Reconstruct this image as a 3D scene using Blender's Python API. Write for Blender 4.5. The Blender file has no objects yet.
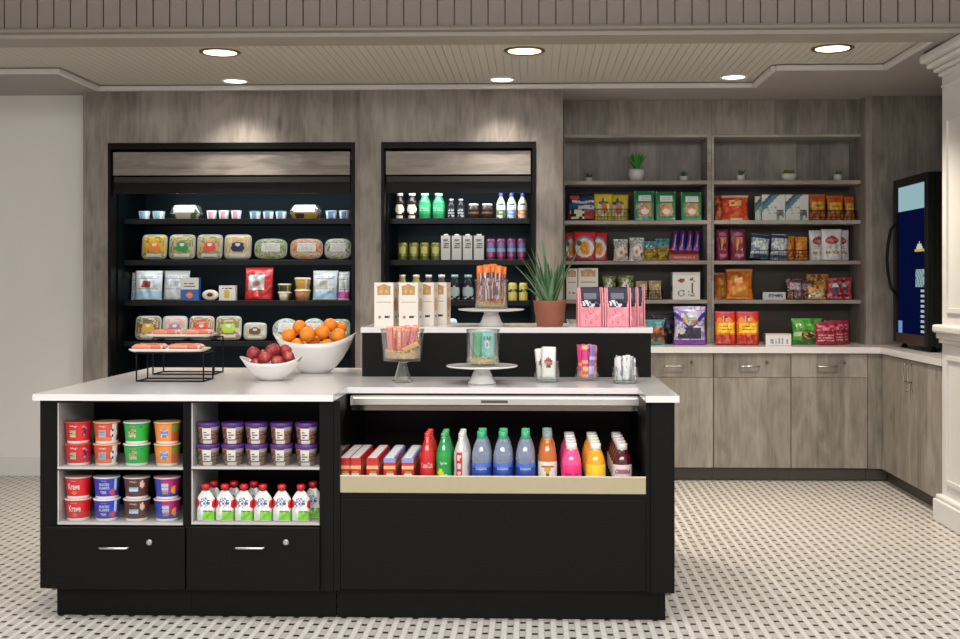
import bpy, math, random
from math import sin, cos, pi, sqrt, radians
random.seed(7)
S = bpy.context.scene
COL = S.collection

# ------------------------------------------------------------------ camera
H = 1.369; FPX = 1150.0; YAW = radians(1.72); CX = 500.5; HY = 281.0
cam = bpy.data.objects.new('camera', bpy.data.cameras.new('camera'))
COL.objects.link(cam)
cam.location = (0, 0, H); cam.rotation_euler = (pi/2, 0, YAW)
cam.data.sensor_width = 36.0; cam.data.lens = FPX*36/960
cam.data.shift_x = -(CX-480)/960; cam.data.shift_y = -(319.5-HY)/960
cam.data.clip_start = .05
S.camera = cam

# ------------------------------------------------------------------ light
S.view_settings.view_transform = 'Standard'; S.view_settings.look = 'None'
S.view_settings.gamma = 1; S.view_settings.use_curve_mapping = False
S.view_settings.exposure = 1.15
w = bpy.data.worlds.new('world'); S.world = w; w.use_nodes = True
w.node_tree.nodes['Background'].inputs[0].default_value = (1, .97, .94, 1)
w.node_tree.nodes['Background'].inputs[1].default_value = 0.36

def area(name, loc, rot, sx, sy, power, col=(1, 1, 1), spread=180):
    l = bpy.data.lights.new(name, 'AREA'); l.shape = 'RECTANGLE'; l.size = sx; l.size_y = sy
    l.energy = power; l.color = col
    o = bpy.data.objects.new(name, l); COL.objects.link(o); o.location = loc; o.rotation_euler = rot
    l.spread = radians(spread)
    return o
# unseen fill panels added to emulate the light from the lobby
area('lobby_fill_light', (-.5, 3.3, 3.25), (0, 0, 0), 6.4, 2.4, 54, (1, .97, .93), 125)
area('lobby_fill_light', (-.5, -.4, 3.2), (radians(22), 0, 0), 6.0, 2.0, 215, (1, .98, .95), 160)

# ------------------------------------------------------------------ helpers
def AX(px, Y):
    """world X of picture column px on the plane at depth Y"""
    u = (px-CX)/FPX; s, c = sin(YAW), cos(YAW)
    return Y*(u*c-s)/(c+u*s)
def ZC(X, Y): return -X*sin(YAW)+Y*cos(YAW)
def AZ(py, X, Y): return H-(py-HY)*ZC(X, Y)/FPX

def lin(c):
    r = []
    for v in c[:3]:
        v = v/255.0
        r.append(v/12.92 if v <= .04045 else ((v+.055)/1.055)**2.4)
    return (r[0], r[1], r[2], 1)

_M = {}
def M(c, rough=.5, metal=0.0, var=.06, scale=30.0, coat=0.0):
    """procedural material: sRGB colour with a faint noise in tone"""
    key = (tuple(c), rough, metal, var, scale, coat)
    if key in _M: return _M[key]
    m = bpy.data.materials.new('surface_%d' % len(_M)); m.use_nodes = True
    nt = m.node_tree; b = nt.nodes['Principled BSDF']
    b.inputs['Roughness'].default_value = rough; b.inputs['Metallic'].default_value = metal
    if coat: b.inputs['Coat Weight'].default_value = coat
    if max(c) < 60: b.inputs['Specular IOR Level'].default_value = .13
    tc = nt.nodes.new('ShaderNodeTexCoord'); nz = nt.nodes.new('ShaderNodeTexNoise')
    nz.inputs['Scale'].default_value = scale; nz.inputs['Detail'].default_value = 2
    nt.links.new(tc.outputs['Object'], nz.inputs['Vector'])
    mx = nt.nodes.new('ShaderNodeMix'); mx.data_type = 'RGBA'
    l = lin(c)
    mx.inputs[6].default_value = tuple(min(1, v*(1-var)) for v in l[:3])+(1,)
    mx.inputs[7].default_value = tuple(min(1, v*(1+var)) for v in l[:3])+(1,)
    nt.links.new(nz.outputs['Fac'], mx.inputs[0]); nt.links.new(mx.outputs[2], b.inputs['Base Color'])
    _M[key] = m
    return m

def glass(name, tint=(252, 254, 253), refl=.08, cover=0.0, body=(225, 230, 228)):
    """thin clear glass or plastic"""
    m = bpy.data.materials.new(name); m.use_nodes = True; nt = m.node_tree; nt.nodes.clear()
    out = nt.nodes.new('ShaderNodeOutputMaterial')
    tr = nt.nodes.new('ShaderNodeBsdfTransparent'); tr.inputs[0].default_value = lin(tint)
    gl = nt.nodes.new('ShaderNodeBsdfGlossy'); gl.inputs['Roughness'].default_value = .06
    lw = nt.nodes.new('ShaderNodeLayerWeight'); lw.inputs[0].default_value = .35
    mr = nt.nodes.new('ShaderNodeMapRange'); mr.inputs[3].default_value = refl*.5; mr.inputs[4].default_value = min(.9, refl*5)
    nt.links.new(lw.outputs['Facing'], mr.inputs[0])
    mix = nt.nodes.new('ShaderNodeMixShader')
    nt.links.new(mr.outputs[0], mix.inputs[0]); nt.links.new(tr.outputs[0], mix.inputs[1]); nt.links.new(gl.outputs[0], mix.inputs[2])
    last = mix
    if cover:
        df = nt.nodes.new('ShaderNodeBsdfDiffuse'); df.inputs[0].default_value = lin(body)
        nz = nt.nodes.new('ShaderNodeTexNoise'); nz.inputs['Scale'].default_value = 40
        mm = nt.nodes.new('ShaderNodeMath'); mm.operation = 'MULTIPLY'; mm.inputs[1].default_value = cover*2
        nt.links.new(nz.outputs['Fac'], mm.inputs[0])
        m2 = nt.nodes.new('ShaderNodeMixShader')
        nt.links.new(mm.outputs[0], m2.inputs[0]); nt.links.new(mix.outputs[0], m2.inputs[1]); nt.links.new(df.outputs[0], m2.inputs[2])
        last = m2
    nt.links.new(last.outputs[0], out.inputs[0])
    return m
GLASS = glass('clear_glass'); PLASTIC = glass('clear_plastic', (246, 250, 249), .12, .06)
ACRYLIC = glass('clear_acrylic', (248, 250, 250), .03)
WATERP = glass('blue_clear_plastic', (196, 214, 238), .14, .10)

def glow(name, c, k):
    m = bpy.data.materials.new(name); m.use_nodes = True; nt = m.node_tree; nt.nodes.clear()
    out = nt.nodes.new('ShaderNodeOutputMaterial'); e = nt.nodes.new('ShaderNodeEmission')
    e.inputs[0].default_value = lin(c); e.inputs[1].default_value = k
    nt.links.new(e.outputs[0], out.inputs[0]); return m

def wood(name, horizontal=False, tone=1.03, plank=.19):
    """grey washed laminate: long grain, cloudy patches, planks of differing tone"""
    m = bpy.data.materials.new(name); m.use_nodes = True; nt = m.node_tree; L = nt.links.new
    b = nt.nodes['Principled BSDF']; b.inputs['Roughness'].default_value = .5
    tc = nt.nodes.new('ShaderNodeTexCoord'); oi = nt.nodes.new('ShaderNodeObjectInfo')
    off = nt.nodes.new('ShaderNodeVectorMath'); off.operation = 'SCALE'; off.inputs[0].default_value = (7.3, 5.1, 9.7)
    L(oi.outputs['Random'], off.inputs['Scale'])
    add = nt.nodes.new('ShaderNodeVectorMath'); L(tc.outputs['Object'], add.inputs[0]); L(off.outputs[0], add.inputs[1])
    def mp(sc, src=add):
        n = nt.nodes.new('ShaderNodeMapping'); n.inputs['Scale'].default_value = sc; L(src.outputs[0], n.inputs[0]); return n
    def noise(vec, sc, det=4, dist=0.0):
        n = nt.nodes.new('ShaderNodeTexNoise'); n.inputs['Scale'].default_value = sc; n.inputs['Detail'].default_value = det
        n.inputs['Distortion'].default_value = dist; L(vec.outputs[0], n.inputs['Vector']); return n
    A = (.12, 1, 1) if horizontal else (1, 1, .12)
    n1 = noise(mp(A), 42, 5, .6)              # fine streaks
    n2 = noise(mp((.35, 1, 1) if horizontal else (1, 1, .35)), 7, 4, 1.2)   # cloudy patches
    sep = nt.nodes.new('ShaderNodeSeparateXYZ'); L(add.outputs[0], sep.inputs[0])
    ax = nt.nodes.new('ShaderNodeMath'); ax.operation = 'ADD'
    if horizontal: L(sep.outputs[2], ax.inputs[0]); ax.inputs[1].default_value = 0
    else: L(sep.outputs[0], ax.inputs[0]); L(sep.outputs[1], ax.inputs[1])
    dv = nt.nodes.new('ShaderNodeMath'); dv.operation = 'DIVIDE'; L(ax.outputs[0], dv.inputs[0]); dv.inputs[1].default_value = plank
    fl = nt.nodes.new('ShaderNodeMath'); fl.operation = 'FLOOR'; L(dv.outputs[0], fl.inputs[0])
    wn = nt.nodes.new('ShaderNodeTexWhiteNoise'); wn.noise_dimensions = '1D'; L(fl.outputs[0], wn.inputs['W'])
    def mul(a, k):
        n = nt.nodes.new('ShaderNodeMath'); n.operation = 'MULTIPLY'; L(a, n.inputs[0]); n.inputs[1].default_value = k; return n
    def sm(a, c):
        n = nt.nodes.new('ShaderNodeMath'); n.operation = 'ADD'; L(a.outputs[0], n.inputs[0]); L(c.outputs[0], n.inputs[1]); return n
    t = sm(sm(mul(n1.outputs['Fac'], .30), mul(n2.outputs['Fac'], .50)), mul(wn.outputs['Value'], .20))
    cr = nt.nodes.new('ShaderNodeValToRGB'); L(t.outputs[0], cr.inputs[0])
    e = cr.color_ramp.elements
    def cc(c): return lin(tuple(min(255, v*tone) for v in c))
    e[0].position = .30; e[0].color = cc((96, 90, 84)); e[1].position = .70; e[1].color = cc((154, 148, 140))
    k = cr.color_ramp.elements.new(.43); k.color = cc((119, 112, 105))
    k = cr.color_ramp.elements.new(.55); k.color = cc((137, 130, 123))
    # small dark knots
    vo = nt.nodes.new('ShaderNodeTexVoronoi'); vo.inputs['Scale'].default_value = 3.2
    L(mp((.5, 1, 1) if horizontal else (1, 1, .5)).outputs[0], vo.inputs['Vector'])
    ml = nt.nodes.new('ShaderNodeMapRange'); L(vo.outputs['Distance'], ml.inputs[0])
    ml.inputs[1].default_value = .03; ml.inputs[2].default_value = .10; ml.inputs[3].default_value = .62; ml.inputs[4].default_value = 1.0
    mx = nt.nodes.new('ShaderNodeMix'); mx.data_type = 'RGBA'; mx.blend_type = 'MULTIPLY'; mx.inputs[0].default_value = 1
    L(cr.outputs[0], mx.inputs[6]); L(ml.outputs[0], mx.inputs[7]); L(mx.outputs[2], b.inputs['Base Color'])
    return m
WOOD = wood('grey_wood'); WOODH = wood('grey_wood_across', True, 1.08)
SHELFW = wood('shelf_wood', True, 1.12)

WHITE_WALL = M((224, 221, 217), .7, var=.015, scale=3)
WHITE_PAINT = M((212, 211, 209), .45, var=.01)
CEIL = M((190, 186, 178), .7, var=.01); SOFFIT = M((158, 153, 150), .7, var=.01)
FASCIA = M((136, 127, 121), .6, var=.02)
QUARTZ = M((212, 208, 208), .2, var=.03, scale=60, coat=.3)
BLACK = M((11, 10, 9), .42, var=.1); BLACK2 = M((16, 16, 16), .5); BLACKM = M((20, 20, 21), .3, .3)
INNER = M((6, 10, 12), .35, .2); GREY = M((150, 148, 145), .5); STEEL = M((200, 196, 188), .28, .9)
SHELFB = M((14, 14, 15), .35); CHROME = M((190, 188, 184), .22, 1.0); BEIGE = M((158, 147, 120), .45, var=.04)
WHITE = M((240, 239, 236), .35); PORC = M((218, 216, 214), .18, var=.02, coat=.4)

class MB:
    """collects shapes of ONE mesh; faces carry their own material"""
    def __init__(s): s.v = []; s.f = []; s.m = []; s.sm = []; s.mats = []
    def mi(s, m):
        if m not in s.mats: s.mats.append(m)
        return s.mats.index(m)
    def face(s, idx, m, smooth=False): s.f.append(idx); s.m.append(s.mi(m)); s.sm.append(smooth)
    def box(s, x0, x1, y0, y1, z0, z1, m, bev=0.0, M6=None):
        """optionally chamfered box; M6 gives (front, back, left, right, bottom, top) materials"""
        mm = M6 or (m,)*6
        if bev <= 0:
            k = len(s.v)
            s.v += [(x0, y0, z0), (x1, y0, z0), (x1, y1, z0), (x0, y1, z0), (x0, y0, z1), (x1, y0, z1), (x1, y1, z1), (x0, y1, z1)]
            for q, a in (((0, 1, 5, 4), 0), ((2, 3, 7, 6), 1), ((3, 0, 4, 7), 2), ((1, 2, 6, 5), 3), ((3, 2, 1, 0), 4), ((4, 5, 6, 7), 5)):
                s.face([k+i for i in q], mm[a])
            return s
        import bmesh
        bm = bmesh.new()
        vs = [bm.verts.new(p) for p in [(x0, y0, z0), (x1, y0, z0), (x1, y1, z0), (x0, y1, z0), (x0, y0, z1), (x1, y0, z1), (x1, y1, z1), (x0, y1, z1)]]
        for q in ((0, 1, 5, 4), (2, 3, 7, 6), (3, 0, 4, 7), (1, 2, 6, 5), (3, 2, 1, 0), (4, 5, 6, 7)): bm.faces.new([vs[i] for i in q])
        bmesh.ops.bevel(bm, geom=bm.edges[:], offset=bev, segments=1 if bev < .003 else 2, affect='EDGES', profile=.5)
        bm.verts.index_update(); k = len(s.v); s.v += [tuple(v.co) for v in bm.verts]
        for f in bm.faces: s.face([k+v.index for v in f.verts], mm[0])
        bm.free(); return s
    def lathe(s, prof, mat, n=24, c=(0, 0, 0), paint=None, sx=1.0, sy=1.0, smooth=True, cap0=True, cap1=True):
        """prof: (r, z) from bottom to top; paint(u, v) -> material, u around (.5 faces the front)"""
        k = len(s.v); R = len(prof)
        tot = prof[-1][1]-prof[0][1] or 1
        for r, z in prof:
            for i in range(n):
                a = -pi/2-pi+2*pi*i/n
                s.v.append((c[0]+r*sx*cos(a), c[1]+r*sy*sin(a), c[2]+z))
        for j in range(R-1):
            for i in range(n):
                i2 = (i+1) % n
                m = mat
                if paint: m = paint((i+.5)/n, ((prof[j][1]+prof[j+1][1])/2-prof[0][1])/tot) or mat
                s.face([k+j*n+i, k+j*n+i2, k+(j+1)*n+i2, k+(j+1)*n+i], m, smooth)
        if cap0 and prof[0][0] > 1e-5: s.face([k+i for i in range(n)][::-1], mat)
        if cap1 and prof[-1][0] > 1e-5: s.face([k+(R-1)*n+i for i in range(n)], mat if not paint else (paint(.5, 1.0) or mat))
        return s
    def loft(s, rings, mat, closed=True, paint=None, smooth=True, caps=True):
        """rings: lists of equal point counts"""
        k = len(s.v); n = len(rings[0])
        for r in rings: s.v += [tuple(p) for p in r]
        for j in range(len(rings)-1):
            for i in range(n if closed else n-1):
                i2 = (i+1) % n
                m = mat
                if paint: m = paint((i+.5)/n, (j+.5)/(len(rings)-1)) or mat
                if m == 'open': continue
                s.face([k+j*n+i, k+j*n+i2, k+(j+1)*n+i2, k+(j+1)*n+i], m, smooth)
        if caps and closed:
            s.face([k+i for i in range(n)][::-1], mat); s.face([k+(len(rings)-1)*n+i for i in range(n)], mat)
        return s
    def tube(s, pts, r, mat, n=8, closed=False):
        from mathutils import Vector
        P = [Vector(p) for p in pts]; rings = []
        for i, p in enumerate(P):
            if closed: t = P[(i+1) % len(P)]-P[i-1]
            else: t = P[min(i+1, len(P)-1)]-P[max(i-1, 0)]
            t.normalize()
            up = Vector((0, 0, 1)) if abs(t.z) < .9 else Vector((0, 1, 0))
            a = t.cross(up).normalized(); b = a.cross(t).normalized()
            rr = r[i] if isinstance(r, (list, tuple)) else r
            rings.append([p+a*rr*cos(2*pi*q/n)+b*rr*sin(2*pi*q/n) for q in range(n)])
        if closed: rings.append(rings[0])
        return s.loft(rings, mat, caps=not closed)
    def prism(s, poly, y0, y1, mat, axis='y', m_end=None):
        """polygon in XZ pushed along Y (axis 'y'), in XY pushed along Z (axis 'z') or in YZ pushed along X (axis 'x')"""
        k = len(s.v); n = len(poly)
        for d in (y0, y1):
            for a, b in poly: s.v.append((a, d, b) if axis == 'y' else ((a, b, d) if axis == 'z' else (d, a, b)))
        s.face([k+i for i in range(n)], m_end or mat); s.face([k+n+i for i in range(n)][::-1], m_end or mat)
        for i in range(n): s.face([k+i, k+n+i, k+n+(i+1) % n, k+(i+1) % n], mat)
        return s
    def ball(s, c, r, mat, n=14, m=9, sz=1.0, paint=None, wob=0.0):
        prof = []
        for j in range(m+1):
            t = -pi/2+pi*j/m
            prof.append((max(1e-4, r*cos(t)), r*sz*sin(t)))
        return s.lathe(prof, mat, n, c, paint, cap0=False, cap1=False)
    def surf(s, fn, nu, nv, mat, paint=None, smooth=True):
        """fn(u, v) -> point, an open patch"""
        k = len(s.v)
        for j in range(nv+1):
            for i in range(nu+1): s.v.append(tuple(fn(i/nu, j/nv)))
        for j in range(nv):
            for i in range(nu):
                m = mat
                if paint: m = paint((i+.5)/nu, (j+.5)/nv) or mat
                a = k+j*(nu+1)+i
                s.face([a, a+1, a+nu+2, a+nu+1], m, smooth)
        return s
    def build(s, name, parent=None, loc=None, fix=True):
        me = bpy.data.meshes.new(name); me.from_pydata(s.v, [], s.f)
        for m in s.mats: me.materials.append(m)
        me.polygons.foreach_set('material_index', s.m); me.polygons.foreach_set('use_smooth', s.sm)
        if fix:
            import bmesh
            bm = bmesh.new(); bm.from_mesh(me); bmesh.ops.recalc_face_normals(bm, faces=bm.faces[:]); bm.to_mesh(me); bm.free()
        o = bpy.data.objects.new(name, me); COL.objects.link(o)
        if parent: o.parent = parent
        if loc: o.location = loc
        return o

def tag(o, label, cat, group=None):
    o['label'] = label; o['category'] = cat
    if group: o['group'] = group
    return o
def thing(name, label, cat, loc=(0, 0, 0), rz=0, group=None):
    o = bpy.data.objects.new(name, None); COL.objects.link(o); o.empty_display_size = .05
    o.location = loc; o.rotation_euler = (0, 0, rz)
    return tag(o, label, cat, group)
def struct(o): o['kind'] = 'structure'; return o
def dup(root, loc, rz=None, label=None, group=None):
    r = root.copy(); COL.objects.link(r); r.location = loc
    if rz is not None: r.rotation_euler = (r.rotation_euler[0], r.rotation_euler[1], rz)
    if label: r['label'] = label
    if group: r['group'] = group
    for ch in list(root.children):
        c = ch.copy(); COL.objects.link(c); c.parent = r
        for g in ch.children:
            d = g.copy(); COL.objects.link(d); d.parent = c
    return r
_F = {}
def text(s, place, mat, parent, width, height, name='lettering'):
    """lettering as mesh; place(x, z) -> point on the carrier, x from -width/2 to width/2, z from 0 to height"""
    key = s
    if key not in _F:
        cu = bpy.data.curves.new('t', 'FONT'); cu.body = s; cu.align_x = 'CENTER'; cu.resolution_u = 2
        o = bpy.data.objects.new('t', cu); me = o.to_mesh()
        V = [tuple(v.co) for v in me.vertices]; F = [list(p.vertices) for p in me.polygons]
        o.to_mesh_clear(); bpy.data.objects.remove(o); bpy.data.curves.remove(cu)
        _F[key] = (V, F)
    V, F = _F[key]
    x0 = min(v[0] for v in V); x1 = max(v[0] for v in V); y0 = min(v[1] for v in V); y1 = max(v[1] for v in V)
    b = MB()
    b.v = [tuple(place(((v[0]-x0)/(x1-x0)-.5)*width, (v[1]-y0)/(y1-y0)*height)) for v in V]
    for f in F: b.face(f, mat)
    return b.build(name, parent, fix=False)
# ------------------------------------------------------------------ setting
YI = 4.567                    # front edge of the island counter
YW = 7.86                     # wood wall round the two chilled cases
YB = 8.33                     # face of the bookcases
ZCEIL = 2.676
def floor_mat():
    m = bpy.data.materials.new('basketweave_mosaic'); m.use_nodes = True; nt = m.node_tree; L = nt.links.new
    b = nt.nodes['Principled BSDF']; b.inputs['Roughness'].default_value = .34
    tc = nt.nodes.new('ShaderNodeTexCoord'); sp = nt.nodes.new('ShaderNodeSeparateXYZ'); L(tc.outputs['Object'], sp.inputs[0])
    def op(o, a, c=None):
        n = nt.nodes.new('ShaderNodeMath'); n.operation = o
        for i, q in ((0, a), (1, c)):
            if q is None: continue
            if isinstance(q, (int, float)): n.inputs[i].default_value = q
            else: L(q, n.inputs[i])
        return n.outputs[0]
    p = .0485
    ax = []
    for k in (0, 1):
        u = op('DIVIDE', sp.outputs[k], p); r = op('ROUND', u); ax.append((op('ABSOLUTE', op('SUBTRACT', u, r)), r))
    (fu, ru), (fv, rv) = ax
    par = op('ABSOLUTE', op('MODULO', op('ADD', ru, rv), 2.0))
    dot = op('MULTIPLY', op('MULTIPLY', op('LESS_THAN', fu, .22), op('LESS_THAN', fv, .22)), op('LESS_THAN', par, .5))
    g1 = op('LESS_THAN', op('ABSOLUTE', op('SUBTRACT', fu, .26)), .028); g2 = op('LESS_THAN', op('ABSOLUTE', op('SUBTRACT', fv, .26)), .028)
    gr = op('MAXIMUM', g1, g2)
    strip = op('LESS_THAN', fu, .25)
    nz = nt.nodes.new('ShaderNodeTexNoise'); nz.inputs['Scale'].default_value = 9; L(tc.outputs['Object'], nz.inputs['Vector'])
    def mix(f, a, c):
        n = nt.nodes.new('ShaderNodeMix'); n.data_type = 'RGBA'
        L(f, n.inputs[0])
        for i, q in ((6, a), (7, c)):
            if isinstance(q, tuple): n.inputs[i].default_value = q
            else: L(q, n.inputs[i])
        return n.outputs[2]
    base = mix(nz.outputs['Fac'], lin((182, 179, 174)), lin((200, 197, 192)))
    base = mix(strip, base, lin((166, 162, 157)))
    base = mix(gr, base, lin((150, 144, 137)))
    L(mix(dot, base, lin((26, 23, 21))), b.inputs['Base Color'])
    return m
struct(MB().box(-5.5, 4.5, -2, 9, -.1, 0, floor_mat()).build('floor'))

struct(MB().box(-5.5, AX(83, YW)+.1, 8.0, 8.15, 0, 3.4, WHITE_WALL).build('wall_back'))
struct(MB().box(-5.65, -5.5, -2, 8.15, 0, 3.4, WHITE_WALL).build('wall_left'))
b = MB(); b.box(-5.5, AX(83, YW)-.002, 7.985, 8.0, 0, .115, WHITE_PAINT); b.box(-5.5, AX(83, YW)-.002, 7.99, 8.0, .115, .13, WHITE_PAINT)
struct(b.build('baseboard_back'))
# wood wall with two openings
x0, x1 = AX(83, YW), AX(563, YW)
oL0, oL1, oR0, oR1 = AX(108, YW), AX(355, YW), AX(381, YW), AX(536, YW)
zo = AZ(142, -1, YW)
b = MB()
for a, c in ((x0, oL0), (oL1, oR0), (oR1, x1)): b.box(a, c, YW, 8.66, 0, zo, WOOD)
b.box(x0, x1, YW, 8.66, zo, ZCEIL, WOOD)
struct(b.build('wall_middle'))
struct(MB().box(x0, 3.2, 8.66, 8.8, 0, 3.4, WHITE_WALL).build('wall_rear'))
struct(MB().box(3.05, 3.2, 6.0, 8.66, 0, 3.4, WHITE_WALL).build('wall_right'))
# wood filler panel right of the bookcases and the header over them
fx = AX(866, 8.2)
struct(MB().box(fx, 3.05, 8.2, 8.66, .92, ZCEIL, WOOD).build('trim_1'))

# ceiling: soffit with a shallow boarded tray
tray = [(-5.5, 6.3), (2.17, 6.3), (2.17, 7.17), (1.49, 7.17), (1.49, 7.80), (-2.98, 7.80), (-2.98, 7.15), (-5.5, 7.15)]
b = MB()
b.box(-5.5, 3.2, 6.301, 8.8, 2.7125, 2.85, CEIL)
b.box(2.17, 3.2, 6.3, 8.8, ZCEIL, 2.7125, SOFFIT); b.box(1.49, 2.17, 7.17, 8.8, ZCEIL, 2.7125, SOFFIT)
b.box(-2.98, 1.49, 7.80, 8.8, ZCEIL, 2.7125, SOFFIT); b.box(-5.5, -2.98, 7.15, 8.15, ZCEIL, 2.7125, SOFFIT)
x = -5.5
while x < 2.17:
    y1 = 7.15 if x < -2.98 else (7.8 if x < 1.49 else 7.17)
    b.box(x+.0015, min(x+.0472, 2.17), 6.3, y1, 2.708, 2.7125, CEIL); x += .0487
struct(b.build('ceiling'))
b = MB()
for (ax_, ay), (bx_, by) in zip(tray[1:], tray[2:]):
    e = .03
    xa, xb = min(ax_, bx_), max(ax_, bx_); ya, yb = min(ay, by), max(ay, by)
    b.box(xa-(e if ax_ == bx_ else 0), xb+(0.004 if ax_ == bx_ else 0), ya-(e if ay == by else 0), yb+(.004 if ay == by else 0), 2.671, 2.702, WHITE_PAINT, .005)
struct(b.build('trim_2'))
struct(MB().box(-5.5, 4.5, -2, 6.15, 3.3, 3.4, CEIL).build('ceiling'))
# boarded header across the front with its moulding
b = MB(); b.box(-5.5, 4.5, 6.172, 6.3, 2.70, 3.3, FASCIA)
x = -5.5
while x < 4.5:
    b.box(x+.0035, x+.087, 6.15, 6.174, 2.72, 3.3, FASCIA); x += .0905
struct(b.build('trim_3'))
MOULD = M((150, 143, 134), .5)
prof = [(6.15, 2.735), (6.13, 2.735), (6.115, 2.72), (6.115, 2.708), (6.085, 2.69), (6.07, 2.685), (6.07, 2.664), (6.30, 2.664), (6.30, 2.735)]
struct(MB().prism(prof, -5.5, 4.5, MOULD, 'x').build('trim_4'))

# white pillar on the right, panelled, with plinth, rail and capital
px0 = AX(941, 6.68)
b = MB()
b.box(px0, 3.05, 6.05, 6.66, 0, 2.664, WHITE_PAINT)
def ring(z0, z1, e, bev=.006): b.box(px0-e, 3.05, 6.05-e, 6.66+e*.3, z0, z1, WHITE_PAINT, bev)
ring(0, .125, .05); ring(.125, .15, .035, .008)
ring(1.015, 1.04, .02); ring(1.04, 1.075, .035, .01); ring(1.075, 1.12, .055, .012)
for i, (z0, z1, e) in enumerate(((2.47, 2.49, .012), (2.535, 2.56, .025), (2.56, 2.585, .05), (2.585, 2.615, .085), (2.615, 2.664, .12))): ring(z0, z1, e, .012)
for z0, z1 in ((.22, .95), (1.19, 2.30)):          # raised panel mouldings on the side that faces the market
    b.box(px0-.012, px0, 6.13, 6.155, z0, z1, WHITE_PAINT); b.box(px0-.012, px0, 6.56, 6.585, z0, z1, WHITE_PAINT)
    b.box(px0-.012, px0, 6.155, 6.56, z0, z0+.025, WHITE_PAINT); b.box(px0-.012, px0, 6.155, 6.56, z1-.025, z1, WHITE_PAINT)
struct(b.build('trim_5'))

# recessed downlights
BRONZE = M((150, 128, 92), .3, .9); LENS = glow('lamp_lens', (255, 236, 205), 2.6); LENS2 = glow('lamp_lens_cool', (255, 246, 235), 2.4)
names = ['bronze rimmed round ceiling light nearest the left wall in the front row', 'bronze rimmed round ceiling light in the middle of the front row',
         'bronze rimmed round ceiling light nearest the white pillar', 'small round ceiling light close above the wide chilled case',
         'small round ceiling light close above the narrow chilled case', 'small round ceiling light close in front of the bookcases']
for i, (px, py, r) in enumerate(((220, 52, .112), (524.5, 50.5, .112), (832.5, 48, .112), (235, 81.5, .084), (502, 79.5, .084), (733.5, 76.5, .084))):
    zc = (2.708-H)*FPX/(HY-py); X = AX(px, zc); Y = zc+X*sin(YAW)
    Y = min(Y, 7.62)
    X = AX(px, Y)
    t = thing('recessed_downlight', names[i], 'ceiling light', (X, Y, 2.706), group='round ceiling lights')
    front = i < 3
    rr = MB()
    rr.lathe([(r*.86, -.004), (r*.98, -.009), (r*1.06, -.006), (r*1.08, 0), (r*.86, 0)], BRONZE if front else WHITE, 36, cap0=False, cap1=False).build('trim_ring', t)
    MB().lathe([(r*.3, -.0052), (r*.85, -.0035), (r*.85, -.001)], LENS if front else LENS2, 36).build('lamp_lens', t)
    l = bpy.data.lights.new('downlight_beam', 'SPOT'); l.energy = 115 if front else 26; l.color = (1, .86, .68) if front else (1, .93, .84)
    l.spot_size = radians(110); l.spot_blend = .9; l.shadow_soft_size = r*.8
    o = bpy.data.objects.new('downlight_beam', l); COL.objects.link(o); o.parent = t; o.location = (0, 0, -.02)

# ------------------------------------------------------------------ chilled cases
def bar_handle(parent, x, y, z, L, mat=CHROME, r=.005, axis='x'):
    b = MB()
    if axis == 'x':
        b.tube([(x-L/2, y, z), (x-L/2, y-.022, z-.002), (x-L/2+.008, y-.028, z-.003), (x+L/2-.008, y-.028, z-.003), (x+L/2, y-.022, z-.002), (x+L/2, y, z)], r, mat)
    else:
        b.tube([(x, y, z-L/2), (x-.022, y, z-L/2), (x-.028, y, z-L/2+.008), (x-.028, y, z+L/2-.008), (x-.022, y, z+L/2), (x, y, z+L/2)], r, mat)
    return b.build('handle', parent)

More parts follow.
